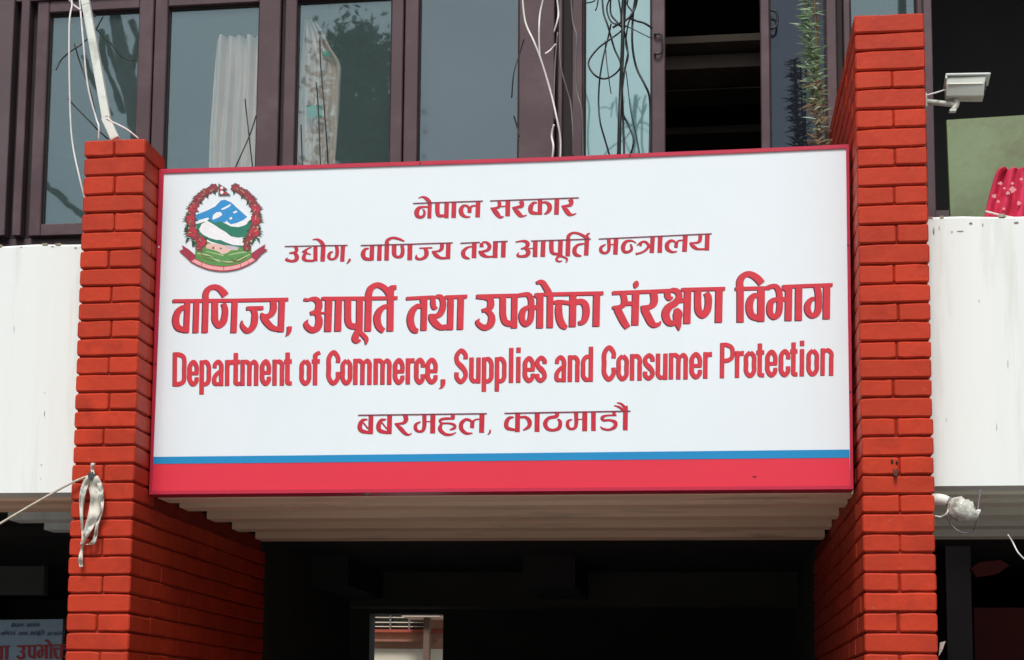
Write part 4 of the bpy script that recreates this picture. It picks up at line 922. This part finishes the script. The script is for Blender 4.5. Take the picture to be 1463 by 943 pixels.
fbx('drainpipe', (616,886), (624,990), -.5, -.38, mat('brown_timber_post', (.16,.10,.07), .8))
fbx('awning', (588,878), (640,886), -.6, .0, mat('dusty_awning', (.55,.45,.36), .8))
fbx('ledge', (530,914), (622,917), -.12, .0, mat('rusty_ledge', (.28,.12,.08), .8)); 

# ---------------------------------------------------------------- unseen block added behind the camera to shade the passage
ob = empty('added_shade_block', (1, -21, 0), 'unseen block added behind the viewer to shade the passage', 'building')
box('wall', (-30, -27, 0), (32, -21, 8.2), mat('shade_block_wall', (.30,.27,.24), .85, .15, .6), ob)
box('roof', (-30.4, -27.4, 8.2), (32.4, -20.6, 8.5), mat('block_roof', (.25,.24,.23), .9), ob)
wm = mat('block_window_glass', (.04,.05,.06), .15)
for k in range(14):
    for z in (1.0, 4.4): box('window', (-27+k*4.2, -21.0, z), (-25.2+k*4.2, -20.95, z+1.6), wm, ob)
mesh('passage_floor', [(-4.2,-1.0,.004),(4.6,-1.0,.004),(4.6,6,.004),(-4.2,6,.004)], [(0,1,2,3)], mat('low_bounce_floor', (.06,.055,.05), .5, .2, 3))['kind'] = 'structure'  # unseen floor, kept dark and carried forward to cut bounced light

# ---------------------------------------------------------------- two trees across the yard, mirrored in the panes
def tree(name, x, y, h, rx, crown0, n, label, seed, leafm):
    rnd = random.Random(seed); t = empty(name, (x, y, 0), label, 'tree')
    mb = MB(); mb.tube([(x, y, 0), (x+.1, y, h*.3), (x-.08, y+.1, h*.6), (x, y, h*.92)], lambda u: .2*(1-u)+.03, 8, 4)
    for k in range(26):
        z = h*rnd.uniform(crown0, .9); a = rnd.random()*6.28; l = rx*rnd.uniform(.5, .95)
        mb.tube([(x, y, z), (x+math.cos(a)*l*.5, y+math.sin(a)*l*.5, z+.3*l), (x+math.cos(a)*l, y+math.sin(a)*l, z+.7*l)], lambda u: .045*(1-u)+.008, 5, 2)
    mb.build('trunk', mat('bark', (.10,.08,.06), .9, .3, 8), t, True)
    v = []; f = []
    cl = []
    for _ in range(70):
        u = rnd.random(); z = h*(crown0 + (1-crown0)*u); rr = rx*(1-.75*u**1.6)*math.sqrt(rnd.random()); a = rnd.random()*6.28
        cl.append((x+rr*math.cos(a), y+rr*math.sin(a), z, rnd.uniform(.25, .5)*min(1, rx)))
    for _ in range(n):
        c = rnd.choice(cl); p = Vector((rnd.gauss(c[0], c[3]*.6), rnd.gauss(c[1], c[3]*.6), rnd.gauss(c[2], c[3]*.6)))
        d = Vector((rnd.gauss(0,1), rnd.gauss(0,1), rnd.gauss(0,1))).normalized(); e = d.orthogonal().normalized(); s_ = rnd.uniform(.05, .1)
        k = len(v); v += [p, p+d*s_+e*s_*.4, p+d*2*s_, p+d*s_-e*s_*.4]; f += [(k, k+1, k+2, k+3)]
    mesh('crown', v, f, leafm, t)['kind'] = 'stuff'
    return t
lf = mat('dark_foliage', (.09,.13,.07), .7, .4, 3)
pc = PR(520, 55, -18)
tree('slim_tree', pc.x, -18, pc.z, .95, .25, 16000, 'slim dark leafy tree across the yard, mirrored in the third pane', 11, lf)
pa, pb = PR(160, 10, -16), PR(200, 190, -16)
lt = empty('leaning_tree', (pb.x, -16, 0), 'leaning bare tree across the yard, mirrored in the first pane', 'tree')
d_ = pa - pb; base = pb - d_*(pb.z/d_.z)
mb = MB(); mb.tube([base, pb, (pa+pb)/2, pa, pa+d_*.3], lambda u: .10*(1-u)+.07, 8, 4); mb.build('trunk', mat('dark_bark', (.20,.18,.16), .9, .3, 8), lt, True)
mb = MB()
for a, b, c in (((150,50),(170,110),(196,170)), ((143,40),(150,90),(175,160)), ((188,30),(196,60),(190,100)), ((170,60),(182,78),(193,86)), ((60,262),(90,285),(122,312)), ((120,80),(135,120),(160,165))):
    mb.tube([PR(*a, -16), PR(*b, -16.2), PR(*c, -16)], .05, 5, 4)
mb.build('branch', mat('grey_bark', (.07,.065,.06), .9, .3, 8), lt, True)
print('objects', len(bpy.data.objects))
